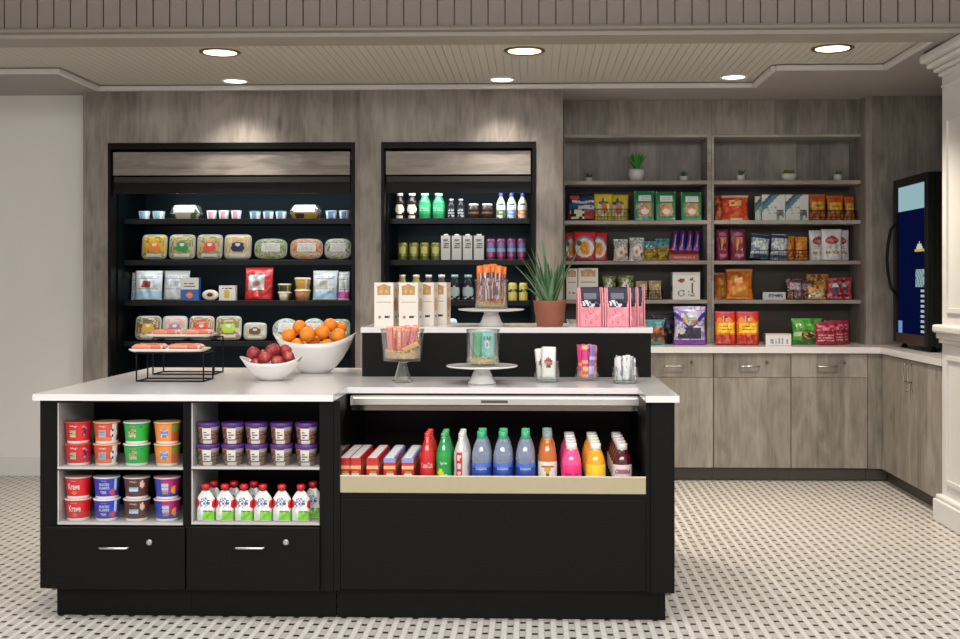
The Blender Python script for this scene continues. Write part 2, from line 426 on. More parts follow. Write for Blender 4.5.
YS = 8.06                      # front edge of the chilled shelves
SHZ = [1.803, 1.512, 1.226, .938, .66]
def chiller(a, c, label, ledw):
    t = thing('chilled_case', label, 'refrigerator', ((a+c)/2, YW, 0), group='open chilled cases')
    ox = (a+c)/2; W = (c-a)/2; g = .003
    def X(v): return v-ox
    fw = .024
    b = MB(); b.box(-W+g, -W+fw, 0-.012, .10, .01, zo-g, BLACK); b.box(W-fw, W-g, -.012, .10, .01, zo-g, BLACK)
    b.box(-W+fw, W-fw, -.012, .10, zo-.045, zo-g, BLACK); b.box(-W+g, W-g, -.012, .10, .01, .12, BLACK)
    b.build('frame', t)
    zp0, zp1 = AZ(174.5, -1, YW), AZ(151, -1, YW)
    MB().box(-W+fw+.006, W-fw-.012, .012, .035, zp0, zp1, WOODH, .002).build('header_panel', t)
    b = MB(); b.box(-W+fw+.0125, W-fw-.0125, .012, .05, zp0-.05, zp0-.012, M((52, 52, 53), .45)); b.box(-W+fw+.0125, W-fw-.0125, .03, .05, zp0-.125, zp0-.05, M((20, 20, 21), .45)); b.box(-W+fw+.0125, W-fw-.0125, .05, .64, zp0-.04, zp0-.012, BLACK2)
    b.build('canopy', t)
    for q in (-1, 1):
        xs = sorted((q*(W-g), q*(W-fw-.012))); MB().box(xs[0], xs[1], .10, .74, .02, zo-.05, INNER).build('side_wall', t)
    b = MB(); b.box(-W+fw+.013, W-fw-.013, .66, .74, .02, zo-.05, M((14, 26, 32), .4, .3)); b.build('back_wall', t)  # teal base colour paints in the glow at the back of the case
    for z in SHZ:
        b = MB(); b.box(-W+fw+.0135, W-fw-.0135, YS-YW, .655, z-.022, z, SHELFB); b.box(-W+fw+.0135, W-fw-.0135, YS-YW-.006, YS-YW, z-.034, z+.006, SHELFB, .002)
        s = b.build('shelf', t)
        MB().box(-W+fw+.03, W-fw-.03, YS-YW-.0085, YS-YW-.0062, z-.030, z+.002, M((30, 31, 33), .25)).build('price_rail', s)
    MB().box(-W+fw+.05, W-fw-.05, .14, .17, zp0-.047, zp0-.041, glow('case_lamp', (190, 215, 235), .5)).build('lamp_strip', t)
    l = area('case_light', (0, .16, zp0-.055), (radians(12), 0, 0), 2*W-.2, .05, ledw, (.86, .95, 1)); l.parent = t
    for z in SHZ[:4]:
        l = area('shelf_light', (0, YS-YW+.02, z-.024), (radians(28), 0, 0), 2*W-.2, .02, ledw*.25, (.9, .96, 1)); l.parent = t
    return t
chiller(oL0, oL1, 'wide black open chilled case of packed salads and yogurts in the wood wall', 3.4)
chiller(oR0, oR1, 'narrow black open chilled case of drinks in the wood wall', 2.2)

# ------------------------------------------------------------------ bookcases and base cabinets along the back
BZ = [2.094, 1.807, 1.516, 1.233]
BZTOP = AZ(137, 1.4, YB)
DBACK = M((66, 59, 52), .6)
def bookcase(px0, px1, label, tl, tr):
    a, c = AX(px0, YB), AX(px1, YB); ox = (a+c)/2; W = (c-a)/2; g = .001
    t = thing('bookcase', label, 'bookcase', (ox, YB, .921))
    zb = .921
    for s in (-1, 1):
        b = MB(); xx = sorted((s*(W-g), s*(W-(tl if s < 0 else tr)))); b.box(xx[0], xx[1], 0, .328, 0, BZTOP-zb, SHELFW); b.build('side_panel', t)
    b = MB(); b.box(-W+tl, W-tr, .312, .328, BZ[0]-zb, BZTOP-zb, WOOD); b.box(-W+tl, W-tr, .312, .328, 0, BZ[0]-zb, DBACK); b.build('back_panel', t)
    b = MB(); b.box(-W+g, W-g, -.004, .328, BZTOP-zb, BZTOP-zb+.02, SHELFW); b.box(-W+g, W-g, .004, .328, BZTOP-zb+.02, ZCEIL-zb-.002, WOOD); b.build('header_panel', t)
    for z in BZ: MB().box(-W+tl+.0005, W-tr-.0005, .004, .311, z-zb-.027, z-zb, SHELFW, .0015).build('shelf', t)
    return t
bookcase(563.5, 711.5, 'grey wood bookcase with snacks joined to the chilled case wall', .008, .030)
bookcase(711.5, 865, 'grey wood bookcase with snacks nearest the white pillar', .018, .026)

XR = AX(880, 7.87)             # front line of the right hand counter run
ZT = .92
b = MB(); xl = x1+.001
b.prism([(xl, 7.87), (XR, 7.87), (XR, 6.685), (3.049, 6.685), (3.049, 8.199), (fx-.001, 8.199), (fx-.001, 8.655), (xl, 8.655)], ZT-.042, ZT, QUARTZ, 'z')
tag(b.build('countertop'), 'white L-shaped countertop under the bookcases and along the right wall', 'countertop')
KNOB = M((95, 88, 80), .4, .6)
def cabinet(xa, xb, label, drawer=True):
    ox = (xa+xb)/2; W = (xb-xa)/2
    t = thing('base_cabinet', label, 'cabinet', (ox, 7.91, 0), group='grey wood base cabinets')
    b = MB(); b.box(-W+.001, W-.001, .001, .70, .092, ZT-.043, WOOD); b.build('body', t)
    MB().box(-W+.001, W-.001, .045, .06, 0.001, .091, M((74, 68, 62), .5)).build('toe_kick', t)
    zs = .712
    MB().box(-W+.003, W-.003, -.019, 0, .095, zs-.003, WOOD, .001).build('door', t)
    d = MB().box(-W+.003, W-.003, -.019, 0, zs, ZT-.05, WOOD, .001).build('drawer', t)
    bar_handle(d, -.02, -.019, .792, .13)
    MB().lathe([(.011, 0), (.011, .006), (.008, .008)], KNOB, 14).build('lock', d).matrix_local = __import__('mathutils').Matrix.Translation((.10, -.019, .815)) @ __import__('mathutils').Matrix.Rotation(pi/2, 4, 'X')
    return t
yf = 7.89
e = [AX(p, yf) for p in (563.6, 640, 713.5, 791, 868)]
for i, lb in enumerate(('grey wood base cabinet half hidden behind the raised island shelf', 'grey wood base cabinet with drawer, just right of the island',
                        'grey wood base cabinet with drawer, between two like it', 'grey wood base cabinet with drawer, next to the counter corner')):
    cabinet(e[i], e[i+1], lb)
t = thing('corner_cabinet', 'grey wood corner cabinet along the right wall with two doors, ending at the white pillar', 'cabinet', (XR+.03, 6.7, 0))
b = MB(); b.box(.001, .5, 0, 1.195, .092, ZT-.043, WOOD); b.box(e[4]-XR-.03+.002, .001, 1.196, 1.30, .092, ZT-.043, WOOD); b.build('body', t)
b = MB(); b.box(.045, .06, 0.01, 1.27, .001, .091, M((74, 68, 62), .5)); b.box(e[4]-XR-.03+.002, .06, 1.255, 1.27, .001, .091, M((74, 68, 62), .5)); b.build('toe_kick', t)
for ya, yb, hy in ((.002, .585, .545), (.588, 1.17, .63)):
    d = MB().box(-.018, 0, ya, yb, .095, ZT-.05, WOOD, .001).build('door', t)
    bb = bar_handle(d, -.018, hy, .79, .11, axis='z')
    MB().lathe([(.010, 0), (.010, .006), (.007, .008)], CHROME, 12).build('lock', d).matrix_local = __import__('mathutils').Matrix.Translation((-.018, hy, .68)) @ __import__('mathutils').Matrix.Rotation(-pi/2, 4, 'Y')

# tall countertop cooler with a glass door, turned to the left
XF = AX(893, 7.97)
t = thing('glass_door_cooler', 'tall black countertop cooler with a glowing blue glass door', 'refrigerator', (XF, 7.28, ZT))
DARK = M((20, 22, 21), .4)
b = MB(); b.box(.05, .46, 0, .69, .035, 1.135, DARK)
b.build('body', t)
b = MB()
for k in range(14): b.box(.06+k*.028, .075+k*.028, -.004, .001, .08, 1.10, DARK)
b.build('side_grille', t)
d = MB(); d.box(0, .048, 0, .06, .035, 1.135, DARK, .004); d.box(0, .048, .63, .69, .035, 1.135, DARK, .004)
d.box(0, .048, .06, .63, .035, .10, M((58, 46, 38), .4), .003); d.box(0, .048, .06, .63, 1.08, 1.135, DARK, .003)
d = d.build('door', t)
p = MB()
def scr(u, v):
    if v > .84: return glow_c((150, 185, 190), 1.0)
    if u > .78 and v < .30 and int(v*60) % 2: return glow_c((190, 205, 215), .8)
    if .55 < u < .95 and .62-.1*abs(u-.75)*4 > v > .545: return glow_c((215, 190, 90), .8) if v < .57 else glow_c((225, 225, 205), .8)
    if .62 < u < .98 and .31 < v < .43: return glow_c((165, 190, 190), .8) if (int(u*30)+int(v*50)) % 3 else glow_c((90, 120, 150), .7)
    if u < .16 and v < .09: return glow_c((120, 160, 220), .8)
    if u > .93: return glow_c((30, 40, 70), .7)
    return glow_c((9, 17, 58), .75)
_G = {}
def glow_c(c, k):
    if c not in _G: _G[c] = glow('lit_display_%d' % len(_G), c, k*.42)
    return _G[c]
p.surf(lambda u, v: (.018, .63-.57*u, .10+.98*v), 34, 60, DARK, scr, False)
p.build('lit_glass_panel', d, fix=False)
hb = MB(); hb.tube([(0, .62, .36), (-.035, .62, .40), (-.055, .62, .50), (-.062, .62, .60), (-.055, .62, .70), (-.035, .62, .80), (0, .62, .84)], .011, DARK, 10); hb.build('handle', d)
for yy in (.06, .63):
    for xx in (.06, .40): MB().lathe([(.022, 0), (.022, .012), (.012, .016), (.012, .0365)], DARK, 12, (xx, yy, .001)).build('foot', t)

# ------------------------------------------------------------------ island
ZI = .914; TH = .026
iX0, iX1 = AX(32.5, YI), AX(679.5, YI)
cX0, cX1 = AX(333, YI), AX(646, YI)
YC = 4.91; YBK = 6.0
b = MB()
b.prism([(iX0, YI), (cX0, YI), (cX0, YC), (cX1, YC), (cX1, YI), (iX1, YI), (iX1, YBK), (iX0, YBK)], ZI-TH, ZI, QUARTZ, 'z')
tag(b.build('island_countertop'), 'white stone island countertop cut back over the drinks cooler', 'countertop')
YF = 4.60
kX0, kX1 = AX(40, YF), AX(333.5, YF); kXm = AX(187, YF)
LINER = M((178, 175, 172), .45); KEY = M((170, 168, 165), .3, .8)
ZSH = [(.545, .872), (.345, .530)]
def cubby(xa, xb, label, ins_l, ins_r, left_end):
    """open cubby cabinet: two compartments above one deep drawer"""
    ox = (xa+xb)/2; W = (xb-xa)/2
    t = thing('cubby_cabinet', label, 'cabinet', (ox, YF, 0), group='black cubby cabinets of the island')
    l, r = ins_l-ox, ins_r-ox
    D = 1.38
    zA0, zA1 = AZ(467, ox, YF), AZ(403, ox, YF); zB0, zB1 = AZ(522.5, ox, YF), AZ(470.5, ox, YF)
    b = MB()
    b.box(-W+.0005, l, 0, D, .125, ZI-TH-.001, BLACK); b.box(r, W-.0005, 0, D, .125, ZI-TH-.001, BLACK)
    b.box(l, r, 0, .4, zA1, ZI-TH-.001, BLACK); b.box(l, r, 0, .4, zB1, zA0-.014, BLACK)
    b.box(l, r, .38, D, .125, ZI-TH-.001, BLACK); b.box(l, r, .02, .38, .125, zB0-.012, BLACK)
    b.build('body', t)
    xt = -W+(.045 if left_end else .0005)
    MB().box(xt, W-.0005, .06, .08, .001, .124, BLACK).build('toe_kick', t)
    for z0, z1 in ((zA0, zA1), (zB0, zB1)):
        c = MB(); c.box(l+.0005, r-.0005, .002, .378, z0-.010, z0, LINER); c.box(l+.0005, l+.006, .004, .378, z0, z1, LINER)
        c = c.build('shelf', t); c['label'] = 'pale grey shelf with side liner'
        MB().box(l+.007, r-.001, .0015, .004, z0+.001, z0+.048, ACRYLIC).build('clear_lip', c)
    d = MB().box(-W+(.035 if left_end else .003), W-.003 if left_end else r+.004, -.019, 0, .128, zB0-.016, BLACK, .0015).build('drawer', t)
    zh = AZ(545, ox, YF)
    bar_handle(d, AX(117 if left_end else 252, YF)-ox, -.019, zh, .118)
    MB().lathe([(.012, 0), (.012, .004), (.009, .006)], KEY, 16).build('lock', d).matrix_local = __import__('mathutils').Matrix.Translation((AX(151 if left_end else 287, YF)-ox, -.019, AZ(541, ox, YF))) @ __import__('mathutils').Matrix.Rotation(pi/2, 4, 'X')
    return (zA0, zB0)
cubA = cubby(kX0, kXm, 'black cubby cabinet holding cereal cups, at the left end of the island', AX(57, YF), AX(183, YF), True)
cubB = cubby(kXm, kX1, 'black cubby cabinet holding purple-lidded cups and fruit pouches, beside the drinks cooler', AX(191, YF), AX(319.5, YF), False)

# drinks cooler in the island
qX0, qX1 = kX1+.001, AX(674.5, YF)
ox = (qX0+qX1)/2; W = (qX1-qX0)/2
t = thing('drinks_cooler', 'black open drinks cooler with a steel top bar set into the island', 'refrigerator', (ox, YF, 0))
iL, iR = AX(340, YF)-ox, AX(646, YF)-ox
pR = AX(651, YF)-ox
ZF = .55
b = MB()
b.box(iR, pR, .01, 1.38, .125, ZI-TH-.001, BLACK); b.box(pR, W, -.004, 1.38, .125, ZI-TH-.001, BLACK)
b.build('side_panel', t); b = MB(); b.box(-W, iL, 0, .03, .125, ZI-TH-.001, BLACK); b.box(-W, iL, .02, 1.38, .125, ZF-.0205, BLACK); b.box(-W, -W+.005, .03, 1.38, ZF-.021, ZI-TH-.001, BLACK); b.build('side_panel', t)
b = MB(); b.box(iL, iR, 0.004, .02, .13, .492, BLACK, .002); b.build('front_panel', t)
b = MB(); b.box(iL, iR, .012, .03, .492, .5175, BLACKM); b.build('base_rail', t)
b = MB(); b.box(-W+.004, W-.05, .06, .08, .001, .124, BLACK); b.box(W-.055, W-.03, .055, .5, .001, .124, BLACK); b.build('toe_kick', t)
INB = M((22, 12, 10), .35)
b = MB(); b.box(-W+.006, iR, .031, .80, ZF-.02, ZF, M((26, 24, 23), .5)); b.build('deck', t)
b = MB(); b.box(-W+.006, iR, .80, .82, ZF, .88, INB); b.build('back_wall', t)
b = MB(); b.box(iL, iR, 0, .012, .518, .584, BEIGE, .002); b.box(iL, iR, .0, .008, .584, .588, M((205, 195, 170), .3)); b.build('price_rail', t)
sx0, sx1 = AX(352, 4.95)-ox, AX(642, 4.95)-ox
b = MB(); y = YC+.015-YF
b.prism([(y, .872), (y-.004, .864), (y-.004, .838), (y+.004, .834), (y+.16, .834), (y+.16, .878), (y, .878)], sx0, sx1, STEEL, 'x')
b = b.build('top_bar', t); b['label'] = 'brushed steel bar across the top'
hx = AX(494, 4.95)-ox
MB().box(hx-.055, hx+.06, y-.006, y-.0042, .846, .858, M((70, 66, 60), .4)).build('finger_pull', b)
MB().box(sx0, sx1, y+.012, y+.15, .812, .8335, M((120, 112, 104), .12, 1.0)).build('under_rail', t)
for s in (-1, 1):                       # end brackets
    xx = sorted((iL if s < 0 else iR, sx0-.002 if s < 0 else sx1+.002))
    MB().box(xx[0]+.001, xx[1], y-.02, y+.16, .835, .876, GREY, .003).build('end_bracket', t)
    xs = (-W+.0065) if s < 0 else (iR-.007)
    MB().prism([(.02, ZF), (.02, .60), (.06, .70), (.16, .79), (.33, .832), (.78, .832), (.78, ZF)], xs, xs+.003, ACRYLIC, 'x').build('side_glass', t)

# raised shelf on the island
rX0, rX1 = AX(360.5, 5.44), AX(653, 5.44)
t = thing('raised_shelf', 'black raised shelf with a white stone top on the island', 'shelf', ((rX0+rX1)/2, 5.44, ZI+.0005))
W = (rX1-rX0)/2
zr = 1.149-ZI
MB().box(-W+.006, W-.008, .012, .545, 0, zr-.027, BLACK).build('body', t)
MB().box(-W, W, 0, .555, zr-.0265, zr, QUARTZ, .002).build('top', t)
ZR = 1.1497
# ------------------------------------------------------------------ builders for the goods
ORD = ['first', 'second', 'third', 'fourth', 'fifth', 'sixth', 'seventh', 'eighth', 'ninth', 'tenth']
def rnd(u, v, n=14, s=0): return (int(u*n)*73856093 ^ int(v*n)*19349663 ^ (s+1)*83492791) % 1009/1009.0
def vnoise(u, v, n, s):
    a, b = u*n, v*n; i, j = math.floor(a), math.floor(b); fa, fb = a-i, b-j
    fa = fa*fa*(3-2*fa); fb = fb*fb*(3-2*fb)
    def h(p, q): return ((p*73856093) ^ (q*19349663) ^ ((s+1)*83492791)) % 1009/1009.0
    return (h(i, j)*(1-fa)+h(i+1, j)*fa)*(1-fb)+(h(i, j+1)*(1-fa)+h(i+1, j+1)*fa)*fb
def pick(u, v, pal, n=14, s=0):
    """irregular patches of the colours in pal"""
    k = .65*vnoise(u, v, n*.75, s)+.35*vnoise(v+.3, u+.7, n*1.6, s+5)
    return pal[max(0, min(len(pal)-1, int(((k-.5)*2.0+.5)*len(pal))))]
def ell(u, v, cu, cv, ru, rv): return ((u-cu)/ru)**2+((v-cv)/rv)**2 < 1
def rect(u, v, a, b, c, d): return a < u < b and c < v < d
def P(c, r=.38, coat=.25): return M(c, r, var=.05, coat=coat)
def span(x0, x1, Y):
    a, b = AX(x0, Y), AX(x1, Y); return (a+b)/2, b-a

def bag(name, w, h, d, paint, mat, kind='pouch', parent=None, nu=28, nv=34, seed=0):
    """a filled bag; paint(u, v) colours its front (v up). pouch stands on a wide base, pillow is sealed at both ends, gusset is boxy"""
    rs = random.Random(seed*17+3); ph = [rs.random()*6 for _ in range(6)]
    rings = []
    for j in range(nv+1):
        v = j/nv
        if kind == 'spout': T = d/2*min(1, (1-v)**.7+.12)*(1 if v > .03 else .93); wd = 1-.62*max(0, (v-.70)/.30)**1.3
        elif kind == 'bar': T = d/2*max(.06, min(1, (.5-abs(v-.5))/.08))**.6; wd = 1
        elif kind == 'pouch': T = d/2*min(1, (1-v)**.55+.05)*(1 if v > .03 else .93); wd = 1-.03*sin(pi*v)
        elif kind == 'gusset': T = d/2*(1 if v < .55 else max(.06, 1-((v-.55)/.45)**1.4)); wd = 1
        else: T = d/2*max(.05, sin(pi*min(1, max(0, (v-.05)/.90))))**.6; wd = 1-.10*sin(pi*v)**.7
        ring = []
        for side in (0, 1):
            for i in range(nu):
                u = i/nu if side == 0 else 1-i/nu
                q = abs(2*u-1)
                if kind == 'gusset': ac = 1.0 if q < .999 else .55
                else: ac = max(0, 1-q**2.6)**.6
                wr = .06*d*(sin(9*u+ph[0]+4*v)+sin(13*v+ph[1]-5*u)+.8*sin(21*u+ph[2]+9*v)+.5*sin(27*v-14*u+ph[3]))*ac*sin(pi*min(1, v+.08))
                if kind == 'gusset': wr *= .35
                y = (-T*ac-wr) if side == 0 else (T*ac*.9+wr*.4)
                zz = v*h
                if kind in ('pillow', 'bar') and (j == 0 or j == nv): zz += .004*((i % 2)-.5)
                ring.append(((u-.5)*w*wd, y, zz))
        rings.append(ring)
    def pf(ur, v):
        if ur < .5: return paint(ur*2, v)
        return paint(2-ur*2, v) if paint else mat
    return MB().loft(rings, mat, paint=pf).build(name, parent)

def puck(name, w, h, d, ex, paint, mat, parent=None, dome=.55, n=40, rim=None):
    """rounded tub seen from its lid side, upright; ex 2 = round, 4+ = squarish; paint(u, v) colours the lid"""
    def se(a):
        c, s_ = cos(a), sin(a)
        return (abs(c)**(2/ex))*(1 if c >= 0 else -1), (abs(s_)**(2/ex))*(1 if s_ >= 0 else -1)
    rs = [(.80, d/2), (.86, d*.45), (.97, -d*.22), (1, -d*.26), (1, -d*.34)]+[(r, -d*.34-d*.16*(1-(r/.96)**4)**.8) for r in (.95, .90, .82, .74, .66, .58, .5, .42, .34, .26, .18, .10, .03)]
    b = MB(); k0 = len(rs)
    rings = [[(w/2*r*se(2*pi*i/n)[0], y, h/2+h/2*r*se(2*pi*i/n)[1]) for i in range(n)] for r, y in rs]
    def pf(a, v):
        j = min(k0-2, int(v*(k0-1)))
        r = (rs[j][0]+rs[j+1][0])/2; c = se(2*pi*a)
        if j < 3: return rim or mat
        return paint(.5+.5*r*c[0], .5+.5*r*c[1])
    return b.loft(rings, mat, paint=pf).build(name, parent)

def carton(name, w, d, h, front, side, mat, parent=None, nu=16, nv=26, bev=.0015):
    """printed box; front(u, v) and side(u, v) colour the faces"""
    b = MB()
    b.surf(lambda u, v: ((u-.5)*w, -d/2, v*h), nu, nv, mat, front, False)
    b.surf(lambda u, v: (w/2, -d/2+u*d, v*h), max(6, nu//2), nv, mat, side, False)
    b.surf(lambda u, v: (-w/2, d/2-u*d, v*h), max(6, nu//2), nv, mat, side, False)
    b.surf(lambda u, v: (w/2-u*w, d/2, v*h), 2, 2, mat, None, False)
    b.surf(lambda u, v: ((u-.5)*w, -d/2+v*d, h), 2, 2, mat, None, False)
    b.surf(lambda u, v: ((u-.5)*w, d/2-v*d, 0), 2, 2, mat, None, False)
    return b.build(name, parent, fix=False)

def bottle(name, label, cat, loc, group, prof, r, h, body, cap, paint=None, lab=None, capz=(.90, 1.0), capr=.36, labz=(.12, .5), words=None, n=24):
    """prof in fractions of r and h; parts body, cap, label"""
    t = thing(name, label, cat, loc, group=group)
    MB().lathe([(a*r, z*h) for a, z in prof], body, n, paint=paint).build('body', t)
    if cap:
        MB().lathe([(capr*r, capz[0]*h), (capr*r*1.04, capz[0]*h+.001), (capr*r*1.04, capz[1]*h-.001), (capr*r*.9, capz[1]*h)], cap, 18).build('cap', t)
    if lab:
        def rad(z):
            for (a0, z0), (a1, z1) in zip(prof, prof[1:]):
                if z0 <= z <= z1: return (a0+(a1-a0)*((z-z0)/(z1-z0) if z1 > z0 else 0))*r
            return r
        zz = [labz[0]+(labz[1]-labz[0])*i/10 for i in range(11)]
        m0, pl = lab
        L = MB().lathe([(rad(z)+.0008, z*h) for z in zz], m0, n+8, paint=pl, cap0=False, cap1=False).build('label', t)
        if words:
            s, mt, wd, z0, hh = words
            def pos(x, z):
                R = rad(z0+z/h)+.0018; a = x/R
                return (R*sin(a), -R*cos(a), z0*h+z)
            text(s, pos, mt, L, wd, hh)
    return t

PRJ = [(.80, 0), (.97, .02), (1, .06), (1, .30), (.98, .48), (.90, .60), (.70, .72), (.46, .80), (.36, .84), (.36, .92)]      # shouldered bottle
PRS = [(.78, 0), (1, .03), (1, .16), (.93, .30), (1, .46), (.98, .58), (.80, .72), (.52, .83), (.36, .88), (.36, .93)]        # waisted soda bottle
PRC = [(.78, 0), (.95, .03), (1, .07), (1, .90), (.88, .965), (.84, .975), (.86, 1.0), (.80, 1.0), (.78, .985)]                # can
def wire(name, label, w, d, h, loc, mat, nx=8, nz=3, group=None):
    """open wire basket"""
    b = MB(); r = .0016
    for k in range(nz+1):
        z = .003+(h-.003)*k/nz; rr = .003 if k == nz else r
        b.tube([(-w/2, -d/2, z), (w/2, -d/2, z), (w/2, d/2, z), (-w/2, d/2, z)], rr, mat, 6, True)
    for i in range(nx+1):
        x = -w/2+w*i/nx
        b.tube([(x, -d/2, h), (x, -d/2, .003), (x, d/2, .003), (x, d/2, h)], r, mat, 5)
    for i in range(1, 4):
        y = -d/2+d*i/4; b.tube([(-w/2, y, h), (-w/2, y, .003), (w/2, y, .003), (w/2, y, h)], r, mat, 5)
    o = b.build(name, None, loc); return tag(o, label, 'basket', group)
def lines(u, v, a, b, rows, th=.012):
    """small print: a few broken rows"""
    return a < u < b and any(abs(v-r) < th for r in rows) and rnd(u, v, 40) > .25

def dial(label, loc): pass
# ------------------------------------------------------------------ goods in the wide chilled case
WH = P((214, 214, 210)); PLQ = M((150, 157, 150), .2, coat=.5); LEAF = P((70, 98, 50)); LEAF2 = P((104, 128, 64)); DKG = P((40, 62, 34))
TEAL = P((60, 150, 150)); SKY = P((150, 195, 225)); BLU = P((40, 90, 175)); NAVY = P((24, 34, 80)); RED = P((178, 24, 28)); ORG = P((235, 130, 30)); YEL = P((214, 168, 50))
TAN = P((196, 156, 100)); BRN = P((92, 56, 34)); PNK = P((228, 120, 140)); GRN = P((40, 140, 70)); LIME = P((170, 205, 60)); CRM = P((232, 222, 196)); INK = P((40, 40, 46)); PUR = P((96, 48, 130))
MAR = P((112, 24, 60)); GOLD = P((205, 165, 60)); SIL = M((190, 190, 190), .3, .6); LGR = P((180, 182, 180)); DKB = P((38, 26, 20))
GC = 'packed foods in the wide chilled case'
Y1 = 8.075
def put(o, X, Y, Z, rx=0, rz=0, dd=None):
    if rx: Z += abs(sin(rx))*((max(v.co.y for v in o.data.vertices) if rx < 0 else -min(v.co.y for v in o.data.vertices))+.002)
    o.location = (X, Y, Z); o.rotation_euler = (rx, 0, rz); return o

def tub(x0, x1, h, lid, lab, label, z):
    """short yogurt tub with foil lid"""
    X, w = span(x0, x1, Y1); r = w/2*.97
    t = thing('yogurt_tub', label, 'yogurt', (X, Y1+r+.01, z+.0005), group='yogurt tubs on the top shelf')
    MB().lathe([(r*.78, 0), (r*.80, .002), (r*.95, h*.86), (r*.93, h*.88)], WH, 26, paint=lambda u, v: lab if .36 < v < .72 and (abs(u-.5) < .075) else (INK if lines(u, v, .3, .7, (.2, .82), .06) else WH)).build('cup', t)
    MB().lathe([(r*.96, h*.885), (r, h*.90), (r, h*.96), (r*.9, h)], lid, 26).build('lid', t)
z = SHZ[0]
tub(136, 148, .062, SKY, P((130, 165, 190)), 'pale blue yogurt tub, leftmost on the top shelf of the wide case', z)
tub(149.5, 163, .062, SKY, P((130, 180, 180)), 'pale blue yogurt tub just left of the clear salad tray on the top shelf', z)
for i, (a, c) in enumerate(((204.5, 215.5), (216.5, 227.5), (229, 240), (241.5, 246))):
    if i < 3: tub(a, c, .066, WH, P((206, 140, 150)), 'white yogurt tub with pink label, %s from the left of three' % ORD[i], z)
for i, (a, c) in enumerate(((247.5, 259.5), (261, 272.5), (273.5, 285.5))):
    tub(a, c, .062, TEAL, P((110, 140, 150)), 'white yogurt tub with teal lid, %s from the left of three' % ORD[i], z)
tub(324, 336, .064, SKY, P((90, 120, 170)), 'blue and white yogurt tub right of the brown salad tray', z)
tub(337.5, 349, .064, WH, P((90, 110, 150)), 'blue and white yogurt tub at the right end of the top shelf', z)
def tray_pack(x0, x1, h, food, label, z):
    X, w = span(x0, x1, Y1); d = .13
    t = thing('salad_tray', label, 'salad', (X, Y1+d/2+.012, z+.0005), group=GC)
    def se(a, e=4):
        c, s_ = cos(a), sin(a); return abs(c)**(2/e)*(1 if c >= 0 else -1), abs(s_)**(2/e)*(1 if s_ >= 0 else -1)
    def rings(sp): return [[(w/2*r*se(2*pi*i/32)[0], d/2*r*se(2*pi*i/32)[1], zz) for i in range(32)] for r, zz in sp]
    MB().loft(rings([(.80, 0), (.97, h*.42), (1, h*.45)]), food[0], paint=lambda u, v: pick(u, v, food, 20)).build('tray', t)
    MB().loft(rings([(1, h*.455), (1, h*.50), (.86, h*.9), (.78, h)]), PLASTIC).build('lid', t)
    MB().loft(rings([(.80, h*.46), (.66, h*.80)]), food[0], paint=lambda u, v: pick(u, v, food, 24, 3)).build('food', t)
    b = MB(); b.surf(lambda u, v: ((u-.5)*w*.66, -d/2*(.985-.20*v)-.004, h*(.50+.42*v)), 14, 8, WH, lambda u, v: LGR if lines(u, v, .15, .85, (.35, .65), .08) else None, False)
    b.surf(lambda u, v: ((u-.5)*w*.66, -d/2*(.785)-.004+v*.03, h*(.92+.10*v)), 4, 2, WH, None, False); b.build('label', t, fix=False)
tray_pack(168, 199, .105, [LEAF, LEAF2, CRM], 'clear tray of green salad with white label on the top shelf', z)
tray_pack(288, 319.5, .105, [TAN, LEAF2, GOLD, BRN], 'clear tray of brown snacks with white label on the top shelf', z)

def tilt_tub(x0, x1, h, ex, pal, dot, label, z, white=False, group='clear lidded salad tubs in the wide chilled case', dd=.06, tilt=-.16, Y=Y1):
    X, w = span(x0, x1, Y)
    rim = PLQ
    def pf(u, v):
        rr = (abs(2*u-1)**ex+abs(2*v-1)**ex)
        if rr > (.62 if not white else .78): return PLQ
        if white:
            if rect(u, v, .22, .78, .36, .78): return LGR if lines(u, v, .30, .70, (.48, .58, .68), .02) else WH
        else:
            if rect(u, v, .2, .8, .08, .22): return WH
            if ell(u, v, .5, .58, .09, .07): return WH
            if ell(u, v, .5, .48, .27, .22): return dot
        return pick(u, v, pal, 24)
    o = puck('salad_tub', w, h, dd, ex, pf, PLQ)
    put(o, X, Y+dd*.6+.03, z+.004, tilt); tag(o, label, 'salad', group)
    return o
CR2 = P((176, 168, 138))
z = SHZ[1]
for a, c, pal, dot, lb in ((139, 164.5, [YEL, GOLD, LEAF2], ORG, 'square clear tub of yellow fruit with an orange middle, second shelf'),
                           (166.5, 193, [CR2, LEAF2, TAN], GRN, 'square clear tub with a green middle on the second shelf'),
                           (194.5, 220.5, [CR2, TAN, LEAF2], P((220, 80, 60)), 'square clear tub with a red middle on the second shelf'),
                           (222, 249.5, [CR2, TAN, P((210, 190, 150))], NAVY, 'square clear tub with a dark blue middle on the second shelf')):
    tilt_tub(a, c, .180, 6, pal, dot, lb, z)
for a, c, pal, lb in ((252.5, 285.5, [P((140, 156, 110)), LEAF2, CR2], 'oval green salad bowl with white label on the second shelf'),
                      (288.5, 321.5, [P((190, 100, 70)), P((206, 140, 90)), CR2], 'oval red salad bowl with white label on the second shelf'),
                      (323, 350, [LEAF2, LGR, CR2], 'oval salad bowl with white label at the right end of the second shelf')):
    tilt_tub(a, c, .148, 3.4, pal, None, lb, z, white=True)
z = SHZ[3]
